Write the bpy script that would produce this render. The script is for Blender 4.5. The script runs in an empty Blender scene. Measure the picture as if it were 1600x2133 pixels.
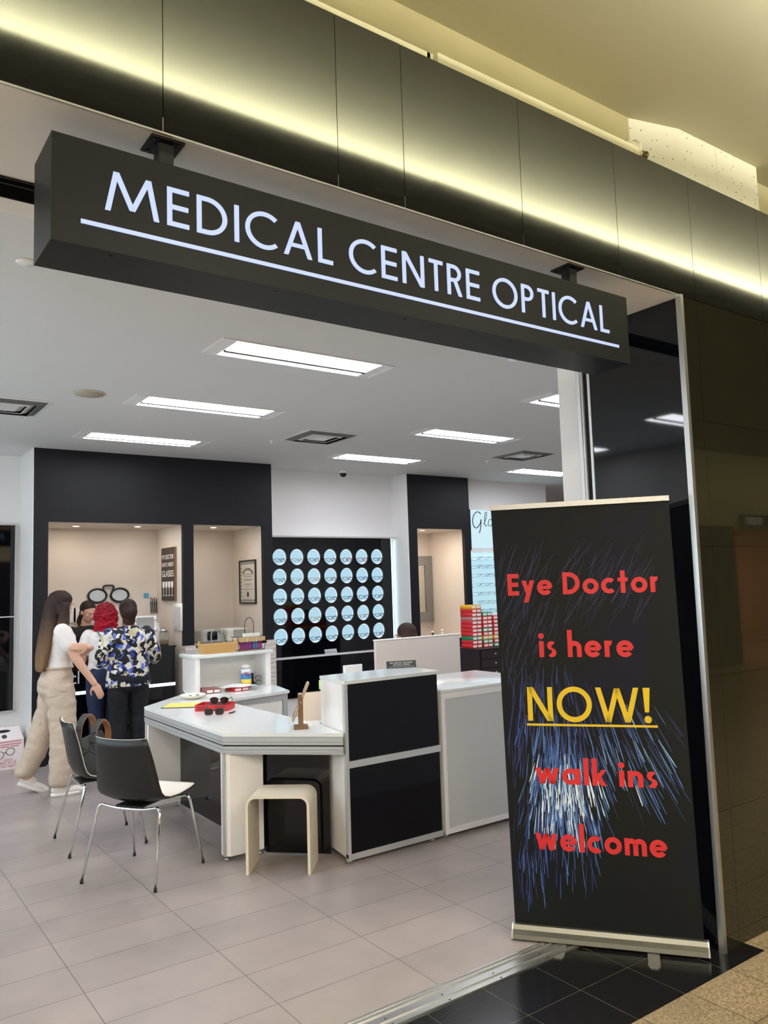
import bpy, bmesh, math, random
from mathutils import Vector, Matrix, noise
random.seed(7)
R = math.radians
PI = math.pi
scene = bpy.context.scene
col = scene.collection

# ---------------------------------------------------------------- camera, world, exposure
EXPOSURE = 0.0
FIX_E = 21.0       # ceiling fixtures of the shop
COVE_E = 180.0     # hidden cove strip of the mall
COVE2_E = 90.0
MALL_E = 37.0      # lamp panels added in the corridor bulkhead for frontal light
DOWN_W = 2.4       # small downlights in the niches
cam_d = bpy.data.cameras.new('camera')
cam = bpy.data.objects.new('camera', cam_d); col.objects.link(cam)
cam_d.sensor_fit = 'HORIZONTAL'; cam_d.sensor_width = 36.0
cam_d.lens = 36.0 * 1643.76 / 1600.0
cam_d.clip_start = 0.05; cam_d.clip_end = 200
yaw, pitch, roll = R(35.5743), R(5.3042), R(-1.7718)
fw = Vector((math.sin(yaw) * math.cos(pitch), math.cos(yaw) * math.cos(pitch), math.sin(pitch)))
rt = Vector((math.cos(yaw), -math.sin(yaw), 0)); up = rt.cross(fw)
rt2 = rt * math.cos(roll) + up * math.sin(roll)
up2 = up * math.cos(roll) - rt * math.sin(roll)
m3 = Matrix((rt2, up2, -fw)).transposed()
cam.matrix_world = Matrix.Translation((0, 0, 1.65)) @ m3.to_4x4()
scene.camera = cam
w = bpy.data.worlds.new('world'); scene.world = w; w.use_nodes = True
w.node_tree.nodes['Background'].inputs[0].default_value = (0.9, 0.85, 0.7, 1)
w.node_tree.nodes['Background'].inputs[1].default_value = 0.12
vs = scene.view_settings
vs.view_transform = 'Standard'; vs.look = 'None'; vs.exposure = EXPOSURE; vs.gamma = 1.0
vs.use_curve_mapping = False

# ---------------------------------------------------------------- materials
def lin(c):
    return tuple(((x / 255.0) / 12.92 if x / 255.0 <= 0.04045 else ((x / 255.0 + 0.055) / 1.055) ** 2.4) for x in c)
MATS = {}
def mat(name, rgb=(200, 200, 200), rough=0.5, metal=0.0, emit=None, strength=0.0, spec=0.5, coat=0.0, bump=None, var=None, alpha=None, linear=False):
    """rgb is the sRGB surface colour; bump=(scale, strength); var=(scale, amount) mottles the colour a little"""
    if name in MATS: return MATS[name]
    m = bpy.data.materials.new(name); m.use_nodes = True
    nt = m.node_tree; b = nt.nodes['Principled BSDF']
    c = rgb if linear else lin(rgb)
    b.inputs['Base Color'].default_value = (*c, 1)
    b.inputs['Roughness'].default_value = rough
    b.inputs['Metallic'].default_value = metal
    b.inputs['Specular IOR Level'].default_value = spec
    b.inputs['Coat Weight'].default_value = coat
    if alpha is not None: b.inputs['Transmission Weight'].default_value = alpha
    if emit:
        b.inputs['Emission Color'].default_value = (*lin(emit), 1)
        b.inputs['Emission Strength'].default_value = strength
    tc = nt.nodes.new('ShaderNodeTexCoord')
    if var:
        n = nt.nodes.new('ShaderNodeTexNoise'); n.inputs['Scale'].default_value = var[0]; n.inputs['Detail'].default_value = 4
        nt.links.new(tc.outputs['Object'], n.inputs['Vector'])
        mx = nt.nodes.new('ShaderNodeMix'); mx.data_type = 'RGBA'
        k = var[1]
        mx.inputs[6].default_value = (*[max(0, x * (1 - k)) for x in c], 1)
        mx.inputs[7].default_value = (*[min(1, x * (1 + k)) for x in c], 1)
        nt.links.new(n.outputs['Fac'], mx.inputs[0]); nt.links.new(mx.outputs[2], b.inputs['Base Color'])
    if bump:
        n = nt.nodes.new('ShaderNodeTexNoise'); n.inputs['Scale'].default_value = bump[0]; n.inputs['Detail'].default_value = 5
        nt.links.new(tc.outputs['Object'], n.inputs['Vector'])
        bp = nt.nodes.new('ShaderNodeBump'); bp.inputs['Strength'].default_value = bump[1]; bp.inputs['Distance'].default_value = 0.01
        nt.links.new(n.outputs['Fac'], bp.inputs['Height']); nt.links.new(bp.outputs['Normal'], b.inputs['Normal'])
    MATS[name] = m
    return m

WALL = mat('white_paint', (238, 236, 234), 0.55, bump=(60, 0.03))
CEIL = mat('ceiling_paint', (212, 212, 210), 0.75, bump=(40, 0.03))
CHAR = mat('charcoal_paint', (28, 28, 33), 0.5, spec=.25, bump=(70, 0.04))
BEIGE = mat('niche_paint', (218, 208, 196), 0.6)
BLACKG = mat('black_glass', (7, 8, 14), 0.035, spec=0.5, var=(2, 0.25))
BLACKW = mat('black_gloss_veneer', (9, 9, 14), 0.07, spec=.2)
FASC = mat('black_steel_panel', (86, 87, 84), 0.08, metal=0.9, var=(3, 0.08))
GRANITE = mat('polished_black_stone', (36, 36, 27), 0.03, spec=0.75, var=(300, 0.3))
SILVER = mat('brushed_aluminium', (190, 190, 186), 0.32, metal=0.9, bump=(200, 0.02))
ALUW = mat('satin_aluminium', (206, 208, 208), 0.38, metal=0.55)
CHROME = mat('chrome', (225, 225, 225), 0.08, metal=1.0)
WGLOSS = mat('white_lacquer', (246, 244, 241), 0.22, coat=0.3)
WTOP = mat('white_glass_top', (230, 235, 233), 0.16, coat=0.15)
GREYP = mat('grey_panel_glass', (204, 206, 204), 0.15, coat=0.3)
BLK = mat('black_plastic', (18, 18, 18), 0.42)
BLKS = mat('black_matt', (10, 10, 11), 0.7)
CREAM = mat('cream_paint', (222, 216, 186), 0.6, var=(5, 0.08), bump=(30, 0.1))
MALLC = mat('mall_ceiling_paint', (196, 193, 168), 0.7, bump=(12, 0.05))
MALLW = mat('mall_wall_paint', (186, 180, 150), 0.6)
WHITEP = mat('white_paper', (238, 236, 230), 0.7)
DARKFRAME = mat('dark_frame', (24, 22, 22), 0.4)
WOOD = mat('light_wood', (206, 162, 98), 0.5, var=(14, 0.18))
WALNUT = mat('walnut', (128, 94, 62), 0.45, var=(30, 0.25))
MIRROR = mat('mirror', (215, 215, 210), 0.02, metal=1.0)
SKIN = mat('skin', (206, 152, 124), 0.5, spec=0.35, var=(12, 0.05))
SKIN2 = mat('skin_pale', (222, 176, 152), 0.5, spec=0.35, var=(12, 0.05))

def fix_wood():
    for m in (WOOD, WALNUT):
        nt = m.node_tree
        for n in nt.nodes:
            if n.type == 'TEX_NOISE':
                mp = nt.nodes.new('ShaderNodeMapping'); mp.inputs['Scale'].default_value = (0.15, 1, 3)
                tc = [x for x in nt.nodes if x.type == 'TEX_COORD'][0]
                nt.links.new(tc.outputs['Object'], mp.inputs['Vector']); nt.links.new(mp.outputs['Vector'], n.inputs['Vector'])
fix_wood()

def tile_mat(name, c1, c2, grout, bw, bh, ox, oy, rough, mortar=0.0022, speck=None, coat=0.0, spec=0.5, bumpy=0.0):
    m = bpy.data.materials.new(name); m.use_nodes = True
    nt = m.node_tree; b = nt.nodes['Principled BSDF']; L = nt.links
    tc = nt.nodes.new('ShaderNodeTexCoord')
    mp = nt.nodes.new('ShaderNodeMapping'); mp.inputs['Location'].default_value = (-ox, -oy, 0)
    L.new(tc.outputs['Object'], mp.inputs['Vector'])
    br = nt.nodes.new('ShaderNodeTexBrick'); br.offset = 0.0; br.squash = 1.0
    br.inputs['Scale'].default_value = 1.0
    br.inputs['Brick Width'].default_value = bw; br.inputs['Row Height'].default_value = bh
    br.inputs['Mortar Size'].default_value = mortar; br.inputs['Mortar Smooth'].default_value = 0.1
    br.inputs['Bias'].default_value = 0.0
    br.inputs['Color1'].default_value = (*lin(c1), 1); br.inputs['Color2'].default_value = (*lin(c2), 1)
    br.inputs['Mortar'].default_value = (*lin(grout), 1)
    L.new(mp.outputs['Vector'], br.inputs['Vector'])
    n = nt.nodes.new('ShaderNodeTexNoise'); n.inputs['Scale'].default_value = 3.0; n.inputs['Detail'].default_value = 6
    L.new(tc.outputs['Object'], n.inputs['Vector'])
    mx = nt.nodes.new('ShaderNodeMix'); mx.data_type = 'RGBA'; mx.blend_type = 'MULTIPLY'; mx.inputs[0].default_value = 0.5
    cr = nt.nodes.new('ShaderNodeValToRGB'); cr.color_ramp.elements[0].color = (0.78, 0.78, 0.78, 1); cr.color_ramp.elements[1].color = (1.15, 1.12, 1.1, 1)
    cr.color_ramp.elements[0].position = 0.3; cr.color_ramp.elements[1].position = 0.7
    L.new(n.outputs['Fac'], cr.inputs['Fac']); L.new(br.outputs['Color'], mx.inputs[6]); L.new(cr.outputs['Color'], mx.inputs[7])
    out = mx.outputs[2]
    if speck:
        v = nt.nodes.new('ShaderNodeTexVoronoi'); v.inputs['Scale'].default_value = speck[0]
        L.new(tc.outputs['Object'], v.inputs['Vector'])
        r2 = nt.nodes.new('ShaderNodeValToRGB'); r2.color_ramp.interpolation = 'CONSTANT'
        e = r2.color_ramp.elements; e[0].color = (*speck[1], 1); e[1].color = (*speck[2], 1); e[1].position = 0.35
        e2 = e.new(0.7); e2.color = (*speck[3], 1)
        sx = nt.nodes.new('ShaderNodeSeparateColor'); L.new(v.outputs['Color'], sx.inputs['Color'])
        L.new(sx.outputs[0], r2.inputs['Fac'])
        mx2 = nt.nodes.new('ShaderNodeMix'); mx2.data_type = 'RGBA'; mx2.blend_type = 'MULTIPLY'; mx2.inputs[0].default_value = 1.0
        L.new(out, mx2.inputs[6]); L.new(r2.outputs['Color'], mx2.inputs[7]); out = mx2.outputs[2]
    L.new(out, b.inputs['Base Color'])
    b.inputs['Roughness'].default_value = rough; b.inputs['Coat Weight'].default_value = coat
    b.inputs['Specular IOR Level'].default_value = spec
    bp = nt.nodes.new('ShaderNodeBump'); bp.inputs['Strength'].default_value = 0.4; bp.inputs['Distance'].default_value = 0.002; bp.invert = True
    L.new(br.outputs['Fac'], bp.inputs['Height'])
    if bumpy:
        n2 = nt.nodes.new('ShaderNodeTexNoise'); n2.inputs['Scale'].default_value = 90
        L.new(tc.outputs['Object'], n2.inputs['Vector'])
        b2 = nt.nodes.new('ShaderNodeBump'); b2.inputs['Strength'].default_value = bumpy; b2.inputs['Distance'].default_value = 0.002
        L.new(n2.outputs['Fac'], b2.inputs['Height']); L.new(bp.outputs['Normal'], b2.inputs['Normal']); L.new(b2.outputs['Normal'], b.inputs['Normal'])
    else:
        L.new(bp.outputs['Normal'], b.inputs['Normal'])
    return m
FLOORM = tile_mat('grey_porcelain_tile', (164, 154, 149), (156, 147, 143), (112, 104, 99), 0.594, 0.2925, 0.943, 2.98, 0.3, spec=0.45, bumpy=0.03)
BTILE = tile_mat('black_stone_tile', (26, 26, 27), (22, 22, 24), (84, 76, 64), 0.297, 0.2925, 2.249, 2.006, 0.16, mortar=0.0018, bumpy=0.12)
TERR = tile_mat('terrazzo', (176, 163, 138), (166, 154, 131), (98, 88, 72), 0.3, 0.29, 2.862, 2.03, 0.28, mortar=0.0025,
                speck=(170, (0.55, 0.5, 0.42), (1.0, 0.95, 0.85), (0.8, 0.72, 0.6)))

# ---------------------------------------------------------------- mesh builder
class MB:
    def __init__(s): s.v = []; s.f = []; s.mi = []; s.sm = []
    def add(s, vs, fs, mi=0, smooth=False):
        o = len(s.v); s.v += [tuple(v) for v in vs]
        for f in fs: s.f.append(tuple(i + o for i in f)); s.mi.append(mi); s.sm.append(smooth)
        return s
    def box(s, x0, x1, y0, y1, z0, z1, mi=0, rz=0.0, c=None):
        vs = [(x, y, z) for z in (z0, z1) for y in (y0, y1) for x in (x0, x1)]
        if rz:
            cx, cy = c or ((x0 + x1) / 2, (y0 + y1) / 2)
            vs = [(cx + (x - cx) * math.cos(rz) - (y - cy) * math.sin(rz), cy + (x - cx) * math.sin(rz) + (y - cy) * math.cos(rz), z) for x, y, z in vs]
        return s.add(vs, [(0, 2, 3, 1), (4, 5, 7, 6), (0, 1, 5, 4), (2, 6, 7, 3), (0, 4, 6, 2), (1, 3, 7, 5)], mi)
    def bbox(s, x0, x1, y0, y1, z0, z1, r=0.01, seg=3, mi=0):
        """box with rounded vertical and horizontal edges"""
        bm = bmesh.new(); bmesh.ops.create_cube(bm, size=1)
        for v in bm.verts: v.co = Vector(((x0 + x1) / 2 + v.co.x * (x1 - x0), (y0 + y1) / 2 + v.co.y * (y1 - y0), (z0 + z1) / 2 + v.co.z * (z1 - z0)))
        bmesh.ops.bevel(bm, geom=bm.edges[:], offset=r, segments=seg, affect='EDGES', profile=0.5)
        bm.verts.index_update()
        s.add([v.co[:] for v in bm.verts], [[v.index for v in f.verts] for f in bm.faces], mi, True); bm.free()
        return s
    def prism(s, poly, z0, z1, mi=0, smooth=False):
        n = len(poly)
        vs = [(x, y, z0) for x, y in poly] + [(x, y, z1) for x, y in poly]
        fs = [tuple(range(n - 1, -1, -1)), tuple(range(n, 2 * n))] + [(i, (i + 1) % n, n + (i + 1) % n, n + i) for i in range(n)]
        return s.add(vs, fs, mi, smooth)
    def tube(s, pts, r, n=8, mi=0, closed=False, rads=None):
        pts = [Vector(p) for p in pts]; m = len(pts)
        rings = []; prev = None
        for i, p in enumerate(pts):
            if closed: t = pts[(i + 1) % m] - pts[i - 1]
            else: t = pts[min(i + 1, m - 1)] - pts[max(i - 1, 0)]
            if t.length < 1e-9: t = Vector((0, 0, 1))
            t.normalize()
            if prev is None:
                a = Vector((0, 0, 1)) if abs(t.z) < 0.9 else Vector((1, 0, 0))
                u = t.cross(a).normalized()
            else:
                u = (prev - t * prev.dot(t))
                u = u.normalized() if u.length > 1e-6 else t.orthogonal().normalized()
            prev = u; v = t.cross(u)
            rr = rads[i] if rads else r
            rings.append([p + (u * math.cos(2 * PI * k / n) + v * math.sin(2 * PI * k / n)) * rr for k in range(n)])
        vs = [q for ring in rings for q in ring]; fs = []
        for i in range(m if closed else m - 1):
            j = (i + 1) % m
            for k in range(n): fs.append((i * n + k, i * n + (k + 1) % n, j * n + (k + 1) % n, j * n + k))
        if not closed: fs += [tuple(range(n - 1, -1, -1)), tuple(range((m - 1) * n, m * n))]
        return s.add(vs, fs, mi, True)
    def lathe(s, prof, c=(0, 0, 0), n=24, mi=0, axis='z', smooth=True, caps=True):
        vs = []; fs = []; m = len(prof)
        for r, h in prof:
            for k in range(n):
                a = 2 * PI * k / n; p = (r * math.cos(a), r * math.sin(a), h)
                if axis == 'y': p = (p[0], p[2], p[1])
                if axis == 'x': p = (p[2], p[0], p[1])
                vs.append((c[0] + p[0], c[1] + p[1], c[2] + p[2]))
        for i in range(m - 1):
            for k in range(n): fs.append((i * n + k, i * n + (k + 1) % n, (i + 1) * n + (k + 1) % n, (i + 1) * n + k))
        if caps: fs += [tuple(range(n - 1, -1, -1)), tuple(range((m - 1) * n, m * n))]
        return s.add(vs, fs, mi, smooth)
    def ell(s, c, r, n=16, m=10, mi=0, rot=None):
        vs = []; fs = []
        for i in range(m + 1):
            t = PI * i / m
            for k in range(n):
                a = 2 * PI * k / n
                p = Vector((r[0] * max(math.sin(t), 1e-3) * math.cos(a), r[1] * max(math.sin(t), 1e-3) * math.sin(a), r[2] * math.cos(t)))
                if rot: p = rot @ p
                vs.append(tuple(p + Vector(c)))
        for i in range(m):
            for k in range(n): fs.append((i * n + k, (i + 1) * n + k, (i + 1) * n + (k + 1) % n, i * n + (k + 1) % n))
        fs += [tuple(range(n)), tuple(range((m + 1) * n - 1, m * n - 1, -1))]
        return s.add(vs, fs, mi, True)
    def rings(s, rg, n=20, mi=0):
        """horizontal ellipses (x, y, z, rx, ry) stacked into one closed shape"""
        vs = []; fs = []
        for x, y, z, rx, ry in rg:
            for k in range(n):
                a = 2 * PI * k / n; vs.append((x + rx * math.cos(a), y + ry * math.sin(a), z))
        for i in range(len(rg) - 1):
            for k in range(n): fs.append((i * n + k, i * n + (k + 1) % n, (i + 1) * n + (k + 1) % n, (i + 1) * n + k))
        fs += [tuple(range(n - 1, -1, -1)), tuple(range((len(rg) - 1) * n, len(rg) * n))]
        return s.add(vs, fs, mi, True)
    def xf(s, M):
        s.v = [tuple(M @ Vector(v)) for v in s.v]; return s
    def mesh(s, name, mats):
        me = bpy.data.meshes.new(name); me.from_pydata(s.v, [], s.f)
        for m in (mats if isinstance(mats, (list, tuple)) else [mats]): me.materials.append(m)
        me.polygons.foreach_set('material_index', s.mi); me.polygons.foreach_set('use_smooth', s.sm)
        bm = bmesh.new(); bm.from_mesh(me); bmesh.ops.recalc_face_normals(bm, faces=bm.faces[:]); bm.to_mesh(me); bm.free()
        me.update(); return me
    def obj(s, name, mats, parent=None, loc=None, rot=None, label=None):
        o = bpy.data.objects.new(name, s.mesh(name, mats)); col.objects.link(o)
        if parent: o.parent = parent
        if loc: o.location = loc
        if rot: o.rotation_euler = rot
        if label: o['label'] = label
        return o
def box(name, m, x0, x1, y0, y1, z0, z1, parent=None, label=None, **k):
    return MB().box(x0, x1, y0, y1, z0, z1, **k).obj(name, m, parent, label=label)
def struct(o): o['kind'] = 'structure'; return o
def thing(name, label, cat, loc=(0, 0, 0), rz=0.0, group=None):
    o = bpy.data.objects.new(name, None); col.objects.link(o)
    o.location = loc; o.rotation_euler = (0, 0, rz); o['label'] = label; o['category'] = cat; o.empty_display_size = 0.1
    if group: o['group'] = group
    return o
def tag(o, label, cat, group=None):
    o['label'] = label; o['category'] = cat
    if group: o['group'] = group
    return o
def dup(root, loc, rz, label, group=None):
    r = root.copy(); col.objects.link(r); r.location = loc; r.rotation_euler = (0, 0, rz); r['label'] = label
    if group: r['group'] = group
    for ch in list(root.children):
        c = ch.copy(); col.objects.link(c); c.parent = r
        for g in list(ch.children):
            d = g.copy(); col.objects.link(d); d.parent = c
    return r
def text(name, s, size, m, parent, loc, rot, depth=0.001, align='LEFT', sx=1.0, label=None):
    c = bpy.data.curves.new(name, 'FONT'); c.body = s; c.size = size; c.extrude = depth; c.align_x = align; c.space_line = 1.0
    t = bpy.data.objects.new(name + '_tmp', c); col.objects.link(t)
    dg = bpy.context.evaluated_depsgraph_get(); me = bpy.data.meshes.new_from_object(t.evaluated_get(dg))
    bpy.data.objects.remove(t); me.materials.clear(); me.materials.append(m)
    o = bpy.data.objects.new(name, me); col.objects.link(o); o.parent = parent; o.location = loc; o.rotation_euler = rot; o.scale = (sx, 1, 1)
    if label: o['label'] = label
    return o
def light_area(name, loc, sx, sy, watt, color, parent=None, rot=(0, 0, 0), spread=None):
    l = bpy.data.lights.new(name, 'AREA'); l.shape = 'RECTANGLE'; l.size = sx; l.size_y = sy; l.energy = watt; l.color = color
    if spread: l.spread = spread
    o = bpy.data.objects.new(name, l); col.objects.link(o); o.location = loc; o.rotation_euler = rot
    if parent: o.parent = parent
    return o

# ================================================================= STRUCTURE
CZ = 3.128
struct(box('floor', FLOORM, -4.0, 12.0, 2.685, 10.8, -0.1, 0.0))
struct(box('floor', BTILE, -4.0, 3.43, 2.02, 2.555, -0.1, 0.0))
struct(box('floor', TERR, -12.0, 22.0, -9.0, 2.02, -0.1, 0.0))
struct(box('floor', TERR, 3.43, 22.0, 2.02, 2.115, -0.1, 0.0))
tr = MB()
tr.box(-4, 3.275, 2.555, 2.685, -0.05, 0.002)
for y0, y1 in ((2.555, 2.572), (2.597, 2.625), (2.650, 2.664), (2.676, 2.685)): tr.box(-4, 3.275, y0, y1, 0.002, 0.007)
for i in range(16):
    for yy in (2.563, 2.611): tr.lathe([(0.004, 0.0), (0.004, 0.0085)], (-1.0 + i * 0.28, yy, 0), 10, mi=1)
struct(tr.obj('trim_1', [SILVER, BLK]))
# shop walls
struct(box('wall_left', WALL, -1.3, -1.2, 2.7, 9.2, 0, CZ))
struct(MB().box(-4.0, 1.70, 8.95, 9.05, 0, CZ).obj('wall_back', WALL))
bw = MB()   # charcoal wall with two openings
Y0, Y1 = 8.345, 8.40
bw.box(1.70, 1.841, Y0, Y1, 0, CZ); bw.box(1.841, 4.335, Y0, Y1, 2.388, CZ); bw.box(3.24, 3.36, Y0, Y1, 1.06, 2.388); bw.box(4.215, 4.335, Y0, Y1, 1.06, 2.388)
struct(bw.obj('wall_charcoal', CHAR))
wsd = MB(); wsd.box(1.695, 1.70, 8.345, 8.95, 0, CZ); struct(wsd.obj('wall_back', WALL))
al = MB()   # niche shells
al.box(1.70, 1.841, 8.40, 9.3, 0, 2.388); al.box(1.70, 4.335, 9.2, 9.3, 0, 2.45); al.box(1.70, 4.335, 8.40, 9.3, 2.388, 2.45)
al.box(3.24, 3.36, 8.40, 9.2, 0, 2.388); al.box(4.215, 4.335, 8.40, 9.2, 0, 2.388)
struct(al.obj('wall_niche', BEIGE))
WAIN = mat('textured_white_laminate', (214, 204, 198), 0.5)
nt = WAIN.node_tree; tcn = [x for x in nt.nodes if x.type == 'TEX_COORD'][0]
wv = nt.nodes.new('ShaderNodeTexWave'); wv.wave_type = 'BANDS'; wv.bands_direction = 'Z'; wv.inputs['Scale'].default_value = 6; wv.inputs['Distortion'].default_value = 6
nt.links.new(tcn.outputs['Object'], wv.inputs['Vector']); bpn = nt.nodes.new('ShaderNodeBump'); bpn.inputs['Strength'].default_value = 0.35; bpn.inputs['Distance'].default_value = 0.01
nt.links.new(wv.outputs['Fac'], bpn.inputs['Height']); nt.links.new(bpn.outputs['Normal'], nt.nodes['Principled BSDF'].inputs['Normal'])
struct(box('wall_wainscot', WAIN, 3.24, 4.335, 8.30, 8.40, 0, 1.06))
struct(box('trim_2', WGLOSS, 3.36, 4.215, 8.30, 8.95, 1.03, 1.06))
# recess with the lit display
struct(MB().box(4.335, 6.35, 8.69, 8.8, 0, CZ).obj('wall_recess', WALL))
struct(box('wall_recess', WALL, 4.335, 4.345, 8.40, 8.69, 0, CZ))
cn = MB(); cn.box(4.345, 6.35, 8.60, 8.69, 2.278, 2.292); cn.box(4.345, 6.35, 8.585, 8.69, 2.292, 2.318)
struct(cn.obj('trim_3', WGLOSS))
# pilaster
pl = MB(); pl.box(6.3605, 6.507, Y0, Y1, 0, CZ); pl.box(6.507, 7.345, Y0, Y1, 2.398, CZ); pl.box(7.345, 7.45, Y0, Y1, 0, CZ); pl.box(6.507, 7.345, Y0, Y1, 0, 0.9)
struct(pl.obj('wall_charcoal', CHAR))
p2 = MB(); p2.box(6.36, 6.389, 8.40, 9.3, 0, CZ); p2.box(6.39, 6.507, 8.40, 9.3, 0, 2.398); p2.box(7.40, 7.45, 8.40, 9.3, 0, 2.398); p2.box(6.507, 7.40, 9.2, 9.3, 0, 2.398); p2.box(6.39, 7.45, 8.40, 9.3, 2.398, 2.46)
p2.box(6.507, 7.40, 8.40, 9.2, 0.86, 0.9)
struct(p2.obj('wall_niche', BEIGE))
struct(box('wall_recess', WALL, 6.35, 6.3595, 8.344, 8.69, 0, CZ))
struct(box('wall_back', WALL, 7.45, 9.22, 8.52, 8.6, 0, CZ))
struct(box('wall_far', mat('warm_wall', (224, 200, 182), 0.6), 9.0, 12.0, 10.4, 10.5, 0, CZ))
struct(box('wall_right', WALL, 12.0, 12.1, 2.9, 10.5, 0, CZ))
# shop ceiling and entrance soffit
struct(box('ceiling', CEIL, -4.0, 12.0, 2.90, 10.5, CZ, CZ + 0.1))
SOFF = mat('soffit_paint', (226, 222, 216), 0.6)
struct(box('ceiling', SOFF, -4.0, 3.275, 2.1175, 2.60, 2.967, 3.02))
struct(box('ceiling', SOFF, -4.0, 3.275, 2.74, 2.86, 2.967, 3.2))
tk = MB(); tk.box(-4, 3.275, 2.60, 2.74, 3.02, 3.06); tk.box(-4, 3.275, 2.60, 2.606, 2.962, 3.02); tk.box(-4, 3.275, 2.662, 2.670, 2.975, 3.02); tk.box(-4, 3.275, 2.734, 2.74, 2.962, 3.02)
struct(tk.obj('trim_4', BLKS))
# entrance return, sliding door pocket and the front wall inside
struct(box('wall_return', BLACKG, 3.277, 3.30, 2.135, 2.68, 0, 2.967))
pk = MB(); pk.box(3.28, 3.34, 2.68, 2.90, 0, 2.967, mi=0)
pk.box(3.268, 3.28, 2.725, 2.765, 0, 2.967, mi=1); pk.box(3.262, 3.27, 2.738, 2.746, 0, 2.967, mi=1); pk.box(3.272, 3.28, 2.68, 2.695, 0, 2.967, mi=1)
struct(pk.obj('trim_5', [BLKS, ALUW]))
struct(box('wall_front', WALL, 3.279, 9.5, 2.775, 2.90, 0, CZ))
st = MB(); st.box(3.262, 3.284, 2.108, 2.135, 0, 2.975); struct(st.obj('trim_6', SILVER))
struct(box('trim_7', SILVER, -4.0, 3.27, 2.109, 2.117, 2.966, 2.9715))
# black panel facade: fascia over the opening, pillar to the right of it
fa = MB()
seams = [-4.0, -2.7, -1.4, -0.1, 0.770, 1.369, 1.647, 2.236, 2.831, 3.395, 4.011, 4.61, 5.2, 6.4, 8.0]
for a, b in zip(seams[:-1], seams[1:]):
    j = random.uniform(-0.0006, 0.0006)
    fa.add([(a + .0012, 2.115 + j, 2.972), (b - .0012, 2.115 - j, 2.972), (b - .0012, 2.115 + j, 3.59), (a + .0012, 2.115 - j, 3.59),
            (a + .0012, 2.14, 2.972), (b - .0012, 2.14, 2.972), (b - .0012, 2.14, 3.59), (a + .0012, 2.14, 3.59)],
           [(0, 1, 2, 3), (4, 7, 6, 5), (0, 4, 5, 1), (3, 2, 6, 7), (0, 3, 7, 4), (1, 5, 6, 2)])
fa.box(-4, 8, 2.14, 2.16, 2.975, 3.585, mi=1)
struct(fa.obj('wall_fascia', [FASC, BLKS]))
pp = MB()
xs = [3.285, 3.395, 4.011, 4.61, 5.2, 6.4, 8.0, 12.0]; zs = [0, 0.595, 1.19, 1.785, 2.38, 2.970]
for a, b in zip(xs[:-1], xs[1:]):
    for c, d in zip(zs[:-1], zs[1:]):
        pp.box(a + .0008, b - .0008, 2.115, 2.14, c + .0008, d - .0008)
pp.box(3.285, 12, 2.14, 2.16, 0, 2.97, mi=1)
struct(pp.obj('wall_pillar', [GRANITE, BLKS]))
struct(box('wall_front', WALL, 3.30, 12.0, 2.16, 2.775, 0, 2.97))

# ---- mall side: upper wall, ceiling, cove and the shopfronts across the corridor
struct(box('wall_mall_upper', mat('dirty_beam_paint', (186, 176, 136), .75, var=(3, .12), bump=(25, .15)), -12, 22, 2.367, 2.5, 3.0, 4.1))
struct(box('ceiling', MALLC, -12, 22, 0.55, 2.50, 4.0, 4.1))
blk = MB().prism([(3.30, 2.37), (3.62, 2.285), (3.95, 2.28), (3.95, 2.37)], 3.4, 4.0); blk.prism([(3.953, 2.37), (3.953, 2.28), (4.36, 2.275), (4.36, 2.37)], 3.4, 4.0)
PIT = mat('pitted_white_concrete', (236, 232, 212), 0.75, bump=(40, 0.25))
nt = PIT.node_tree; tcn = [x for x in nt.nodes if x.type == 'TEX_COORD'][0]
vo = nt.nodes.new('ShaderNodeTexVoronoi'); vo.inputs['Scale'].default_value = 28; nt.links.new(tcn.outputs['Object'], vo.inputs['Vector'])
rp = nt.nodes.new('ShaderNodeValToRGB'); rp.color_ramp.elements[0].color = (0.25, 0.23, 0.17, 1); rp.color_ramp.elements[1].color = (*lin((236, 232, 212)), 1)
rp.color_ramp.elements[0].position = 0.10; rp.color_ramp.elements[1].position = 0.16
nt.links.new(vo.outputs['Distance'], rp.inputs['Fac']); nt.links.new(rp.outputs['Color'], nt.nodes['Principled BSDF'].inputs['Base Color'])
struct(blk.obj('wall_column_head', PIT))
cv = MB()   # bulkhead with the cove lip
cv.box(-12, 22, -2.75, 1.20, 3.60, 3.625); cv.box(-12, 22, 1.17, 1.20, 3.625, 3.75); cv.box(-12, 22, 0.45, 0.55, 3.625, 4.1)
cv.box(-12, 22, -2.75, -2.70, 3.625, 3.72); cv.box(-12, 22, -2.2, -2.1, 3.625, 4.1)
struct(cv.obj('ceiling_bulkhead', mat('bulkhead_paint', (52, 54, 46), 0.7)))
struct(box('ceiling', MALLC, -12, 22, -4.3, -2.2, 4.0, 4.1))
oppw = MB(); oppw.box(-12, 13.96, -4.12, -4.0, 2.55, 4.0); oppw.box(13.96, 22, -4.12, -4.0, 2.5, 4.0)
struct(oppw.obj('wall_opposite', MALLW))
struct(box('wall_opposite', mat('opposite_stone', (44, 38, 28), 0.3), -12, 13.96, -4.12, -4.0, 0, 2.55))
shop = MB(); shop.box(13.96, 22, -6.6, -6.5, 0, 2.6); shop.box(13.9, 13.96, -6.5, -4.12, 0, 2.6); shop.box(13.9, 22, -6.6, -4.12, 2.6, 2.7)
struct(shop.obj('wall_opposite_shop', mat('warm_shop_wall', (196, 150, 120), 0.7)))
struct(box('floor', TERR, 13.9, 22, -6.6, -9.0, -0.1, 0.0))
struct(box('wall_mall_end', MALLW, -12.1, -12, -9, 2.5, 0, 4.1)); struct(box('wall_mall_end', MALLW, 22, 22.1, -9, 2.5, 0, 4.1))

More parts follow.
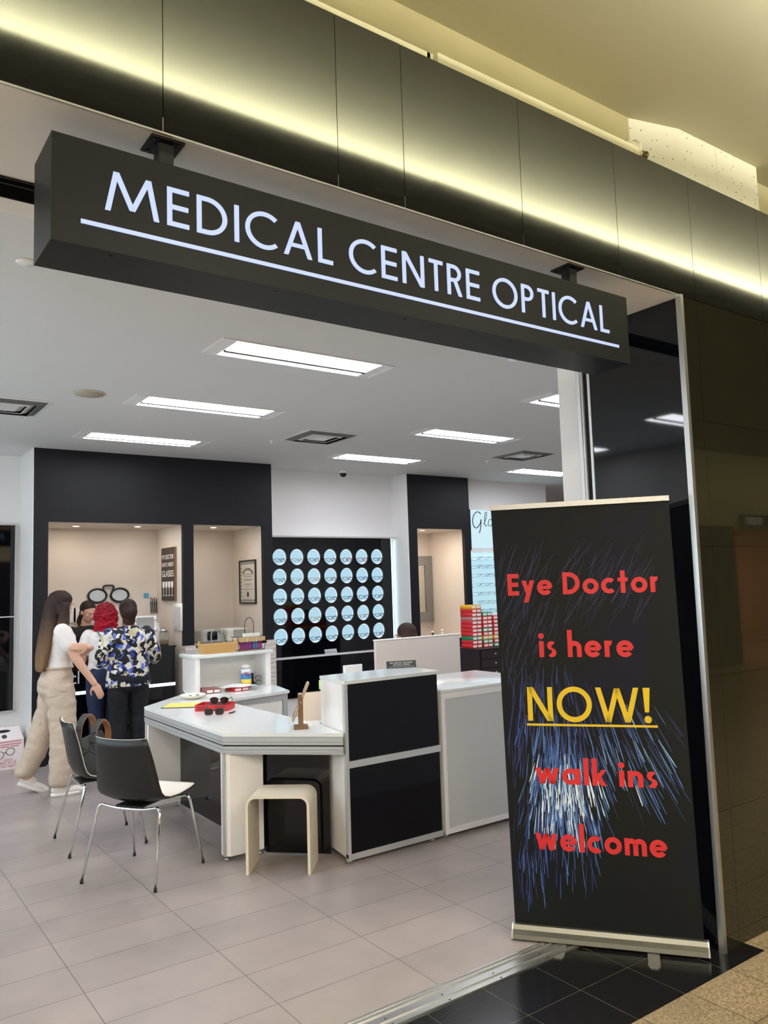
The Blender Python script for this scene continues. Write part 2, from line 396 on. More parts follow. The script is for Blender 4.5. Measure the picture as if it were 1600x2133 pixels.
# ================================================================= LIGHTS OF THE PLACE AND ADDED CORRIDOR LAMPS
COVEM = mat('cove_lamp', (255, 250, 200), 0.5, emit=(255, 251, 232), strength=COVE_E)
COVEM2 = mat('cove_lamp_far', (255, 250, 200), 0.5, emit=(255, 244, 200), strength=COVE2_E)
tag(box('cove_light', COVEM, -10, 16, 0.69, 0.79, 3.785, 3.788), 'long hidden lamp behind the lip of the corridor ceiling bulkhead, camera side', 'light')
tag(box('cove_light', COVEM2, -10, 20, -2.60, -2.56, 3.63, 3.66), 'long hidden lamp behind the far lip of the corridor ceiling bulkhead', 'light')
LITM = mat('fixture_diffuser', (255, 255, 255), 0.4, emit=(244, 247, 255), strength=FIX_E)
TRIM = mat('fixture_trim', (228, 227, 225), 0.5)
def fixture(x, y, label, group='recessed troffer lights in the shop ceiling'):
    t = thing('ceiling_light', label, 'ceiling light', (x, y, CZ), 0, group)
    f = MB(); L, W = 0.6275, 0.168
    f.box(-L, L, -W, -W + 0.014, -0.007, 0); f.box(-L, L, W - 0.014, W, -0.007, 0)
    f.box(-L, -L + 0.014, -W + .014, W - .014, -0.007, 0); f.box(L - 0.014, L, -W + .014, W - .014, -0.007, 0)
    f.box(-L + .014, -0.525, -W + .014, W - .014, -0.004, 0); f.box(0.525, L - .014, -W + .014, W - .014, -0.004, 0)
    f.obj('frame', TRIM, t)
    d = MB(); d.box(-0.525, 0.525, -W + 0.016, 0.045, -0.0045, -0.001); d.box(-0.525, 0.525, 0.062, W - 0.016, -0.0045, -0.001)
    d.obj('diffuser', LITM, t)
    MB().box(-0.525, 0.525, 0.036, 0.068, -0.014, 0).obj('divider_bar', mat('divider_grey', (88, 84, 82), .7), t)
    return t
rowsY = [4.365, 5.92, 7.475]; words = ['nearest the entrance', 'middle', 'farthest back']
lf = None
for ci, (x, cn_) in enumerate(((2.512, 'left'), (5.285, 'centre-right'), (8.055, 'far right'))):
    for ri, y in enumerate(rowsY):
        lab = 'rectangular white troffer light, %s column, %s' % (cn_, ['row nearest the entrance', 'middle row', 'row by the back wall'][ri])
        if lf is None: lf = fixture(x, y, lab)
        else: dup(lf, (x, y, CZ), 0, lab)
for ri, y in enumerate(rowsY): 
    dup(lf, (-0.26, y, CZ), 0, 'rectangular white troffer light in the column left of the picture, %s row' % ['first', 'second', 'third'][ri])
MP = mat('added_corridor_lamp', (255, 255, 255), .4, emit=(255, 243, 224), strength=MALL_E)  # unseen lamp panels, added to light the shopfront and counters from the corridor
for i, x in enumerate((-5.2, -2.8, -0.4, 2.0, 4.4)):
    tag(box('added_corridor_panel', MP, x - .6, x + .6, -2.6, -2.0, 3.59, 3.5995), 'added unseen lamp panel of the far row in the corridor bulkhead, number %s from the left' % ['one', 'two', 'three', 'four', 'five'][i], 'ceiling light', 'added corridor bulkhead lamps')
    tag(box('added_corridor_panel', MP, x - .6, x + .6, -1.5, -0.9, 3.59, 3.5995), 'added unseen lamp panel in the corridor bulkhead behind the viewer, number %s from the left' % ['one', 'two', 'three', 'four', 'five', 'six', 'seven', 'eight'][i], 'ceiling light', 'added corridor bulkhead lamps')
def downlight(x, y, z, label, watt=DOWN_W):
    t = thing('downlight', label, 'downlight', (x, y, z), 0, 'round downlights in the niche ceilings')
    MB().lathe([(0.045, 0), (0.045, -0.004), (0.034, -0.006), (0.034, -0.002)], n=20).obj('trim_ring', WGLOSS, t)
    MB().lathe([(0.033, -0.001), (0.033, -0.005)], n=20).obj('lens', mat('downlight_lens', (255, 255, 255), 0.4, emit=(255, 236, 210), strength=14), t)
    l = light_area('lamp', (0, 0, -0.012), 0.06, 0.06, watt, (1.0, 0.88, 0.76), t)
downlight(2.22, 8.80, 2.388, 'round recessed downlight over the women at the black counter, left one')
downlight(2.86, 8.72, 2.388, 'round recessed downlight over the black counter, right one')
downlight(3.73, 8.66, 2.388, 'round recessed downlight in the narrow niche with the framed certificate')
downlight(6.80, 8.60, 2.398, 'round recessed downlight in the niche of the dark pillar, right', 9)

# ================================================================= LETTERS (geometric sans built stroke by stroke, cap height 1)
def ringseg(cx, cy, R_, s, a0, a1, n=22, sy=1.0):
    out = []
    for i in range(n):
        a, b = R(a0 + (a1 - a0) * i / n), R(a0 + (a1 - a0) * (i + 1) / n); r = R_ - s
        out.append([(cx + R_ * math.cos(a), cy + sy * R_ * math.sin(a)), (cx + R_ * math.cos(b), cy + sy * R_ * math.sin(b)),
                    (cx + r * math.cos(b), cy + (sy * R_ - s) * math.sin(b)), (cx + r * math.cos(a), cy + (sy * R_ - s) * math.sin(a))])
    return out
def bx(x0, x1, y0, y1): return [[(x0, y0), (x1, y0), (x1, y1), (x0, y1)]]
def dg_(x0, y0, x1, y1, s):
    """slanted stroke with horizontal ends"""
    d = math.hypot(x1 - x0, y1 - y0); h = s * d / abs(y1 - y0) / 2
    return [[(x0 - h, y0), (x0 + h, y0), (x1 + h, y1), (x1 - h, y1)]]
def glyph(ch, s):
    x = 0.68   # x height
    h = s / 2
    if ch == 'M': return dg_(h, 0, .24, 1, s) + dg_(.24, 1, .60, .12, s) + dg_(.60, .12, .96, 1, s) + dg_(.96, 1, 1.20 - h, 0, s), 1.20
    if ch == 'E': return bx(0, s, 0, 1) + bx(s, .52, 0, s) + bx(s, .52, 1 - s, 1) + bx(s, .50, .5 - h, .5 + h), .52
    if ch == 'D': return bx(0, s, 0, 1) + bx(s, .26, 0, s) + bx(s, .26, 1 - s, 1) + ringseg(.26, .5, .5, s, -90, 90), .76
    if ch == 'I': return bx(0, s, 0, 1), s
    if ch == 'C': return ringseg(.5, .5, .52, s, 48, 312, 30), .84
    if ch == 'O': return ringseg(.52, .5, .52, s, 0, 360, 40), 1.04
    if ch == 'A': return dg_(h, 0, .40, 1, s) + dg_(.40, 1, .80 - h, 0, s) + bx(.16, .64, .26, .26 + s * .9), .80
    if ch == 'L': return bx(0, s, 0, 1) + bx(s, .44, 0, s), .44
    if ch == 'N': return bx(0, s, 0, 1) + bx(.76 - s, .76, 0, 1) + dg_(h * 1.2, 1, .76 - h * 1.2, 0, s), .76
    if ch == 'T': return bx(.25 - h, .25 + h, 0, 1 - s) + bx(0, .5, 1 - s, 1), .5
    if ch in 'RP':
        p = bx(0, s, 0, 1) + bx(s, .24, 1 - s, 1) + bx(s, .24, .44, .44 + s) + ringseg(.24, .72, .28, s, -90, 90, 16)
        if ch == 'R': p += dg_(.30, .46, .54 - h, 0, s)
        return p, .54
    if ch == 'W': return dg_(h, 1, .34, 0, s) + dg_(.34, 0, .62, .98, s) + dg_(.62, .98, .90, 0, s) + dg_(.90, 0, 1.24 - h, 1, s), 1.24
    if ch == '!': return [[(.03, .30), (.03 + s * .8, .30), (.05 + s, 1), (0, 1)]] + ringseg(.04 + s * .45, .095, .105, .105, 0, 360, 20), .06 + s
    r = x / 2
    if ch == 'o': return ringseg(r, r, r + .01, s, 0, 360, 30), x
    if ch == 'c': return ringseg(r, r, r + .01, s, 50, 310, 24), x * .86
    if ch == 'e': return ringseg(r, r, r + .01, s, 0, 322, 26) + bx(s * .6, x - s * .3, r - h * .75, r + h * .75), x
    if ch == 'a': return ringseg(r, r, r + .01, s, 0, 360, 28) + bx(x - s * .8, x + s * .2, 0, x), x + s * .2
    if ch == 'i': return bx(0, s, 0, x) + ringseg(h, .90, s * .62, s * .62, 0, 360, 18), s
    if ch == 'l': return bx(0, s, 0, 1.15), s
    if ch == 'h': return bx(0, s, 0, 1.15) + ringseg(.29, x - .29, .29, s, 0, 180, 16) + bx(.58 - s, .58, 0, x - .29), .58
    if ch == 'n': return bx(0, s, 0, x) + ringseg(.29, x - .29, .29, s, 0, 180, 16) + bx(.58 - s, .58, 0, x - .29), .58
    if ch == 'm': return bx(0, s, 0, x) + ringseg(.27, x - .27, .27, s, 0, 180, 16) + bx(.54 - s, .54, 0, x - .27) + ringseg(.54 - s + .27, x - .27, .27, s, 0, 180, 16) + bx(1.08 - 2 * s, 1.08 - s, 0, x - .27), 1.08 - s
    if ch == 'r': return bx(0, s, 0, x) + ringseg(.25, x - .25, .25, s, 70, 180, 10), .36
    if ch == 't': return bx(.12, .12 + s, 0, 1.0) + bx(0, .24 + s, x - s * .85, x), .24 + s
    if ch == 's': return ringseg(.2, x - .19, .19, s * .92, 40, 270, 16) + ringseg(.2, .19, .19, s * .92, -140, 90, 16), .40
    if ch == 'k': return bx(0, s, 0, 1.15) + dg_(.46, x, s + .02, .32, s * .8) + dg_(.20, .40, .54 - h, 0, s), .56
    if ch == 'w': return dg_(h, x, .26, 0, s) + dg_(.26, 0, .46, x * .98, s) + dg_(.46, x * .98, .66, 0, s) + dg_(.66, 0, .92 - h, x, s), .92
    if ch == 'y': return dg_(h, x, .30, .02, s) + dg_(.58 - h, x, .17, -.33, s), .58
    return [], .30
def lettering(s, stroke, gap, u0, u1, base, cap, frame, depth, m, parent, name='letter', slant=1):
    """frame(u, v, d) -> 3-D point; one mesh per letter"""
    x = 0; items = []
    for i, ch in enumerate(s):
        if ch == ' ': x += .34; continue
        p, wd = glyph(ch, stroke); items.append((p, x, wd, ch)); x += wd + gap
        if ch in 'T' and i + 1 < len(s): x -= .02
    tot = items[-1][1] + items[-1][2]; k = (u1 - u0) / tot
    for p, x0, wd, ch in items:
        mb = MB()
        for q in p:
            vs = [frame(u0 + (a + x0) * k, base + b * cap, d) for d in (0, depth) for a, b in q]
            mb.add(vs, [(3, 2, 1, 0), (4, 5, 6, 7), (0, 1, 5, 4), (1, 2, 6, 5), (2, 3, 7, 6), (3, 0, 4, 7)])
        mb.obj(name, m, parent)

# ================================================================= HANGING SIGN
SX0, SX1, SY0, SY1, SZ0, SZ1 = 0.456, 2.802, 2.07, 2.27, 2.562, 2.855
sg = thing('hanging_sign', 'long black box sign with glowing white words MEDICAL CENTRE OPTICAL hanging over the entrance', 'sign', (0, 0, 0))
SIGNM = mat('black_sign_metal', (21, 24, 22), 0.42, spec=.2)
sb = MB(); sb.box(SX0, SX1, SY0, SY1, SZ0, SZ1); sb.obj('sign_box', SIGNM, sg)
sc_ = MB()
for i in range(5):
    MB().lathe([(0.006, SZ0 - 0.001), (0.006, SZ0)], (SX0 + 0.16 + i * 0.5, SY0 + 0.03, 0), 10).obj('screw', BLKS, sg)
pass
LED = mat('sign_letter_light', (60, 64, 80), 0.4, emit=(200, 216, 255), strength=.95)
lettering('MEDICAL CENTRE OPTICAL', .115, .19, .592, 2.672, 2.675, .112, lambda u, v, d: (u, SY0 - d, v), .004, LED, sg)
MB().box(.53, 2.73, SY0 - .004, SY0, 2.622, 2.633).obj('underline', LED, sg)
lettering('MEDICAL CENTRE OPTICAL', .115, .19, -2.672, -.592, 2.675, .112, lambda u, v, d: (-u, SY1 + d, v), .004, LED, sg, name='letter')
for x in (.79, 2.555):
    b = MB(); b.box(x - .05, x + .05, 2.115 + .01, 2.225, 2.961, 2.967)
    for dx in (-.035, .035):
        for dy in (2.14, 2.21): b.lathe([(0.006, 2.958), (0.006, 2.961)], (x + dx, dy, 0), 8)
    b.box(x - .022, x + .022, 2.145, 2.19, SZ1 - .001, 2.961); b.tube([(x - .03, 2.165, 2.935), (x + .03, 2.165, 2.935)], .006, 8)
    b.obj('hanger_bracket', BLKS, sg)

# ================================================================= ROLL-UP BANNER
bl = Vector((2.689, 2.817, 0)); bd = Vector((0.60833, -0.79368, 0)); bn = Vector((-0.79368, -0.60833, 0))
tilt = -0.0155
def BF(u, v, d): return tuple(bl + bd * (u + tilt * (v - .06)) + Vector((0, 0, v)) + bn * d)
ba = thing('roll_up_banner', 'tall black roll-up banner reading Eye Doctor is here NOW! walk ins welcome', 'banner', (0, 0, 0))
BANM = mat('banner_print', (24, 26, 26), 0.55, spec=.2)
nt = BANM.node_tree; tcn = [x for x in nt.nodes if x.type == 'TEX_COORD'][0]; pb = nt.nodes['Principled BSDF']
nz = nt.nodes.new('ShaderNodeTexNoise'); nz.inputs['Scale'].default_value = 2.3; nz.inputs['Detail'].default_value = 3; nt.links.new(tcn.outputs['Object'], nz.inputs['Vector'])
rp = nt.nodes.new('ShaderNodeValToRGB'); rp.color_ramp.elements[0].color = (*lin((22, 25, 25)), 1); rp.color_ramp.elements[1].color = (*lin((21, 23, 40)), 1)
rp.color_ramp.elements[0].position = 0.5; rp.color_ramp.elements[1].position = 0.72
nt.links.new(nz.outputs['Fac'], rp.inputs['Fac']); nt.links.new(rp.outputs['Color'], pb.inputs['Base Color'])
STR = [mat('print_navy', (34, 38, 72), .45), mat('print_deep_blue', (46, 66, 128), .45), mat('print_blue', (78, 116, 178), .45), mat('print_pale_blue', (150, 190, 222), .45), mat('print_white', (222, 234, 240), .45)]
sh = MB()
NU, NV = 6, 24
def sheetpt(u, v, d=0): return BF(u, v, d + 0.004 * math.sin(v * 3.1) )
vs = [sheetpt(.006 + .824 * i / NU, .058 + 1.945 * j / NV) for j in range(NV + 1) for i in range(NU + 1)]
sh.add(vs, [(j * (NU + 1) + i, j * (NU + 1) + i + 1, (j + 1) * (NU + 1) + i + 1, (j + 1) * (NU + 1) + i) for j in range(NV) for i in range(NU)])
sh.add([(Vector(v) - bn * .0012)[:] for v in vs], [(j * (NU + 1) + i, (j + 1) * (NU + 1) + i, (j + 1) * (NU + 1) + i + 1, j * (NU + 1) + i + 1) for j in range(NV) for i in range(NU)], mi=6)
rnd = random.Random(11)
def streak(u, v, ang, ln, wd, mi, lay):
    a = R(ang); du, dv = math.cos(a), math.sin(a)
    p = []
    n = 1
    for t, ww in ((0, .35), (.8, 1.0), (1.0, .5)):
        p.append((u + du * ln * t - dv * wd * ww / 2, v + dv * ln * t + du * wd * ww / 2)); p.append((u + du * ln * t + dv * wd * ww / 2, v + dv * ln * t - du * wd * ww / 2))
    if any(not (.010 < x < .824 and .07 < y < 1.99) for x, y in p): return
    sh.add([sheetpt(x, y, .0004 + lay * .00002) for x, y in p], [(0, 1, 3, 2), (2, 3, 5, 4)], mi)
def fan(n, uc, su, v0, v1, spread, lmin, lmax, wmin, wmax, mats, lay):
    for _ in range(n):
        u = uc + rnd.gauss(0, su); v = rnd.uniform(v0, v1)
        ang = -90 + (u - .27) * spread + rnd.gauss(0, 5)
        streak(u, v, ang, rnd.uniform(lmin, lmax), rnd.uniform(wmin, wmax), rnd.choice(mats), lay + rnd.random())
fan(110, .08, .08, .3, 1.3, 25, .08, .24, .002, .006, [1, 1, 1, 2], 0)
fan(170, .24, .10, .5, 1.25, 80, .08, .22, .003, .007, [1, 1, 2], 1)
fan(190, .26, .075, .55, 1.02, 90, .06, .17, .003, .007, [2, 3, 3, 2], 3)
fan(150, .28, .08, .5, .85, 80, .05, .14, .003, .006, [3, 3, 4, 5], 5)
fan(70, .28, .07, .6, .8, 80, .04, .11, .003, .006, [4, 5], 6)
for _ in range(120):      # right wing of the fan
    u = rnd.uniform(.42, .80); v = 1.16 - rnd.random() ** .8 * .42 - (u - .42) * .12
    streak(u, v, -90 + (u - .2) * 52 + rnd.gauss(0, 3), rnd.uniform(.08, .2), rnd.uniform(.002, .005), rnd.choice([1, 2, 3, 3, 4]), 4 + rnd.random())
for _ in range(26):
    u = rnd.uniform(.13, .42); streak(u, rnd.uniform(.32, .55), -90 + rnd.gauss(2, 5), rnd.uniform(.06, .18), rnd.uniform(.002, .004), rnd.choice([2, 3, 3]), 5)
for _ in range(18):
    streak(rnd.uniform(.03, .16), rnd.uniform(.22, .42), -89 + rnd.gauss(0, 2), rnd.uniform(.05, .14), .003, rnd.choice([2, 3]), 5)
for _ in range(90):       # faint streaks of the upper part
    u = rnd.uniform(.03, .30); streak(u, rnd.uniform(1.35, 1.85), 248 + rnd.gauss(0, 8), rnd.uniform(.08, .22), rnd.uniform(.002, .004), 1, 2)
for _ in range(80):
    u = rnd.uniform(.36, .76); streak(u, rnd.uniform(1.55, 1.85), 240 + rnd.gauss(0, 7), rnd.uniform(.06, .22), rnd.uniform(.001, .003), rnd.choice([1, 1, 6]), 2)
SG = mat('print_grey_blue', (62, 66, 84), .45)
sheet = sh.obj('banner_sheet', [BANM] + STR + [SG], ba)
sheet['label'] = 'black sheet printed with blue optical-fibre streaks'
sheet.data.materials[6] = SG
RED = mat('print_red', (206, 46, 50), .45); YEL = mat('print_yellow', (218, 186, 34), .45)
fr = lambda u, v, d: sheetpt(u - tilt * (v - .06) * 1.0 if False else u - tilt * (v - .06), v, .0012 + d)
for s_, st_, gp, u0, u1, bs, cp, mm in (('Eye Doctor', .2, .13, .041, .735, 1.581, .104, RED), ('is here', .2, .13, .178, .607, 1.287, .110, RED), ('NOW!', .15, .12, .111, .668, .990, .157, YEL),
                                ('walk ins', .2, .12, .134, .677, .703, .106, RED), ('welcome', .2, .12, .120, .700, .402, .110, RED)):
    lettering(s_, st_, gp, u0, u1, bs, cp, fr, .0006, mm, ba)
MB().add([fr(u, v, d) for d in (0, .0006) for u, v in ((.104, .967), (.692, .970), (.692, .980), (.104, .977))], [(3, 2, 1, 0), (4, 5, 6, 7), (0, 1, 5, 4), (1, 2, 6, 5), (2, 3, 7, 6), (3, 0, 4, 7)]).obj('underline', YEL, ba)
def bbar(u0, u1, v0, v1, d0, d1, flat=False):
    f = (lambda u, v, d: tuple(bl + bd * u + Vector((0, 0, v)) + bn * d)) if flat else BF
    return MB().add([f(u, v, d) for v in (v0, v1) for d in (d0, d1) for u in (u0, u1)], [(0, 2, 3, 1), (4, 5, 7, 6), (0, 1, 5, 4), (2, 6, 7, 3), (0, 4, 6, 2), (1, 3, 7, 5)])
bbar(.002, .832, 1.998, 2.022, -.012, .012).obj('top_rail', SILVER, ba)
bs = MB()
prof = [(-.055, .012), (-.05, .005), (.045, .005), (.055, .012), (.05, .03), (.03, .045), (.022, .064), (.008, .066), (-.035, .05), (-.052, .035)]
P0 = [tuple(bl + bd * 0 + bn * a + Vector((0, 0, b))) for a, b in prof]; P1 = [tuple(bl + bd * .842 + bn * a + Vector((0, 0, b))) for a, b in prof]
n = len(prof); bs.add(P0 + P1, [tuple(range(n)), tuple(range(2 * n - 1, n - 1, -1))] + [(i, (i + 1) % n, n + (i + 1) % n, n + i) for i in range(n)])
bs.obj('base_housing', mat('dull_aluminium', (128, 128, 118), .38, metal=.85), ba)
for u in (-.006, .842):
    MB().add([tuple(bl + bd * (u + e) + bn * a + Vector((0, 0, b))) for e in (0, .006) for a, b in prof], [tuple(range(n)), tuple(range(2 * n - 1, n - 1, -1))] + [(i, (i + 1) % n, n + (i + 1) % n, n + i) for i in range(n)]).obj('end_cap', ALUW, ba)
for u in (.215, .615):
    c = bl + bd * u; f = MB(); pts = []
    for k, (a, b) in enumerate(((-.025, -.03), (.025, -.03), (.025, .165), (.016, .178), (-.016, .178), (-.025, .165))):
        p = c + bd * a + bn * b; pts.append((p.x, p.y))
    f.prism(pts, .0005, .006); f.obj('foot', mat('grey_metal_foot', (150, 150, 142), .4, metal=.6), ba)
MB().tube([BF(.41, .05, -.03), BF(.41, 2.0, -.022)], .009, 10).obj('support_pole', SILVER, ba)

# ================================================================= CEILING EQUIPMENT
def cap(x, y, r, label, cat='sprinkler cover', m=WGLOSS, h=.008, name='sprinkler_cover'):
    o = MB().lathe([(r, 0), (r, -h * .6), (r * .92, -h)], n=28).obj(name, m, None, (x, y, CZ)); tag(o, label, cat); return o
cap(.702, 3.652, .042, 'flat white round sprinkler cover on the ceiling at the upper left, near the sign')
cap(3.74, 3.67, .042, 'flat white round sprinkler cover on the ceiling at the right, below the sign end')
t = thing('ceiling_speaker', 'round beige ceiling speaker grille left of the second light', 'speaker', (1.576, 5.895, CZ))
MB().lathe([(.115, 0), (.115, -.006), (.10, -.010)], n=32).obj('rim', mat('beige_grille_rim', (196, 184, 166), .5), t)
MB().lathe([(.10, -.009), (.10, -.0115), (.02, -.013)], n=32).obj('grille', mat('beige_grille', (178, 166, 148), .7, bump=(300, .4)), t)
for x, y, s_ in ((3.66, 7.02, 'left'), (6.62, 7.04, 'right')):
    o = MB().lathe([(.032, 0), (.032, -.004), (.012, -.008), (.010, -.028), (.018, -.030), (.018, -.033)], n=16).obj('fire_sprinkler', WGLOSS, None, (x, y, CZ)); tag(o, 'small white ceiling sprinkler head beside the %s air diffuser' % s_, 'sprinkler')
t = thing('dome_camera', 'white ceiling dome camera with dark lens in front of the lit eyeglass display', 'security camera', (5.40, 8.42, CZ))
MB().lathe([(.062, 0), (.062, -.03), (.055, -.04), (.05, -.04)], n=24).obj('housing', WGLOSS, t)
MB().lathe([(.046, -.038), (.044, -.055), (.034, -.075), (.018, -.086), (.002, -.089)], n=24).obj('dome', BLACKG, t)
def vent(x, y, label):
    t = thing('air_diffuser', label, 'air vent', (x, y, CZ), 0, 'square ceiling air diffusers')
    f = MB(); o_, i_ = .30, .272
    for a in range(4):
        M = Matrix.Rotation(a * PI / 2, 4, 'Z')
        g = MB().add([(-o_, -o_, -.004), (o_, -o_, -.004), (i_, -i_, -.010), (-i_, -i_, -.010), (-o_, -o_, 0), (o_, -o_, 0), (i_, -i_, -.002), (-i_, -i_, -.002)], [(0, 1, 2, 3), (4, 7, 6, 5), (0, 4, 5, 1), (3, 2, 6, 7)])
        g.xf(M); f.add(g.v, g.f)
    f.obj('frame', CEIL, t)
    VM = mat('vent_vane_metal', (215, 214, 212), .35, metal=.15)
    for k, (ra, rb) in enumerate(((.262, .205), (.20, .145), (.14, .085))):
        g = MB()
        for a in range(4):
            M = Matrix.Rotation(a * PI / 2, 4, 'Z')
            q = MB().add([(-ra, -ra, -.002), (ra, -ra, -.002), (rb, -rb, -.028 + k * .002), (-rb, -rb, -.028 + k * .002), (-ra + .004, -ra + .006, 0), (ra - .004, -ra + .006, 0), (rb, -rb + .004, -.025 + k * .002), (-rb, -rb + .004, -.025 + k * .002)], [(0, 1, 2, 3), (4, 7, 6, 5), (0, 4, 5, 1), (3, 2, 6, 7)])
            q.xf(M); g.add(q.v, q.f)
        g.obj('vane_ring', [mat('vent_vane_gap_shade', (112, 110, 108), .35, metal=.3), VM, VM][k], t)  # outer ring coloured darker to stand in for shaded gaps between vanes
    MB().box(-.08, .08, -.08, .08, -.022, -.018).obj('centre_plate', VM, t)
    MB().box(-.27, .27, -.27, .27, -.0015, -.0005).obj('duct_backing', BLKS, t)
    return t
v0 = vent(3.98, 6.60, 'square metal air diffuser in the ceiling in front of the eyeglass display')
dup(v0, (1.12, 6.575, CZ), 0, 'square metal air diffuser at the left edge of the ceiling')
dup(v0, (6.70, 6.52, CZ), 0, 'square metal air diffuser in the ceiling at the right, near the dark pillar')
# mall ceiling pieces: slot grille, pipe and sprinklers above the fascia
gr = thing('slot_grille', 'long cream linear air grille along the top of the black fascia', 'air vent', (0, 0, 0))
g = MB(); g.box(-2, 1.86, 2.20, 2.215, 3.60, 3.615); g.box(-2, 1.86, 2.20, 2.215, 3.66, 3.69); g.box(1.845, 1.875, 2.20, 2.30, 3.60, 3.69); g.box(1.33, 1.336, 2.20, 2.23, 3.615, 3.66)
g.obj('frame', CREAM, gr)
g = MB(); g.box(-2, 1.845, 2.232, 2.24, 3.615, 3.66); g.obj('backing', BLKS, gr)
g = MB(); g.box(-2, 1.845, 2.212, 2.222, 3.634, 3.640)
for i in range(100): g.box(-.2 + i * .02, -.196 + i * .02, 2.216, 2.232, 3.615, 3.66)
g.obj('fins', CREAM, gr)
tag(box('cream_pipe_cover', CREAM, 1.88, 3.12, 2.18, 2.33, 3.58, 3.69), 'long cream boxed rail above the fascia, ending at the sprinkler', 'rail')
def msprk(x, y, z, label):
    t = thing('wall_sprinkler', label, 'sprinkler', (x, y, z))
    MB().lathe([(.035, 0), (.035, .05), (.045, .05), (.045, .075), (.03, .075)], n=18, axis='x').obj('pipe_collar', CREAM, t)
    g = MB(); g.tube([(.075, 0, 0), (.11, 0, 0)], .010, 10); g.tube([(.11, 0, 0), (.12, 0, .018), (.14, 0, .018), (.15, 0, 0), (.14, 0, -.018), (.12, 0, -.018)], .004, 6, closed=True); g.lathe([(.02, .15), (.02, .155)], n=10, axis='x'); g.tube([(.09, 0, .0), (.09, 0, .03)], .006, 6)
    g.obj('spray_head', mat('old_brass', (120, 104, 66), .4, metal=.8), t)
msprk(3.07, 2.22, 3.70, 'sprinkler with pipe collar at the end of the cream rail above the fascia')
msprk(4.42, 2.22, 3.72, 'sprinkler with pipe collar at the far right beside the pitted white column head')

# ================================================================= EYEGLASSES (one builder, many frames)
def lens_outline(shape, wd, ht, n=18):
    pts = []
    for k in range(n):
        a = 2 * PI * k / n; c, s = math.cos(a), math.sin(a)
        if shape == 'round': x, z = c, s
        elif shape == 'square': x = math.copysign(abs(c) ** .45, c); z = math.copysign(abs(s) ** .45, s)
        elif shape == 'cat': x = math.copysign(abs(c) ** .6, c); z = math.copysign(abs(s) ** .65, s) + (.35 * max(0, x) if s > 0 else 0)
        elif shape == 'aviator': x = math.copysign(abs(c) ** .7, c) * (1 - .15 * (s < 0) * abs(s)); z = math.copysign(abs(s) ** .8, s)
        else: x = math.copysign(abs(c) ** .6, c); z = math.copysign(abs(s) ** .6, s)
        pts.append((x * wd / 2, z * ht / 2))
    return pts
GLASS_CACHE = {}
LENS = mat('clear_lens', (235, 240, 242), .05, alpha=.9)
DLENS = mat('dark_brown_lens', (38, 26, 22), .06)
def glasses_parts(shape, rgb, rim=.0022, lw=.052, lh=.038, temples=True, dark=False, tl=1.0):
    key = (shape, rgb, rim, lw, dark, tl)
    if key in GLASS_CACHE: return GLASS_CACHE[key]
    f = MB(); g = MB(); off = lw / 2 + .009
    for s in (-1, 1):
        o = [(s * (off + x), 0, z) for x, z in lens_outline(shape, lw, lh)]
        f.tube(o, rim, 6, closed=True)
        if dark:
            n = len(o); g.add([(x, .0, z) for x, y, z in o] + [(x, .001, z) for x, y, z in o], [tuple(range(n)), tuple(range(2 * n - 1, n - 1, -1))] + [(i, (i + 1) % n, n + (i + 1) % n, n + i) for i in range(n)])
    f.tube([(-.011, 0, .006), (-.004, -.001, .010), (.004, -.001, .010), (.011, 0, .006)], rim * 1.1, 6)
    tm = MB()
    for s in (-1, 1):
        xo = off + lw / 2
        tm.tube([(s * xo, 0, .011), (s * (xo + .006), .006, .011), (s * (xo + .004), .09 * tl, .010), (s * (xo - .002), .125 * tl, -.008), (s * (xo - .004), .14 * tl, -.022)], max(rim, .0018), 6)
    m = mat('frame_%d_%d_%d' % rgb, rgb, .3, coat=.3)
    GLASS_CACHE[key] = (f.mesh('eyeglasses', m), tm.mesh('temples', m), g.mesh('lenses', DLENS) if dark else None)
    return GLASS_CACHE[key]
def eyeglasses(label, shape, rgb, loc, rot=(0, 0, 0), group=None, name='eyeglasses', **k):
    fm, tm, lm = glasses_parts(shape, rgb, **k)
    t = bpy.data.objects.new(name, fm); col.objects.link(t); t.location = loc; t.rotation_euler = rot; tag(t, label, 'eyeglasses' if name == 'eyeglasses' else 'sunglasses', group)
    a = bpy.data.objects.new('temples', tm); col.objects.link(a); a.parent = t
    if lm: b = bpy.data.objects.new('lenses', lm); col.objects.link(b); b.parent = t
    return t

# ================================================================= LIT EYEGLASS DISPLAY IN THE RECESS
dp = thing('eyeglass_display_wall', 'black glass wall display with five rows of glowing round openings', 'display', (0, 0, 0))
YD = 8.67
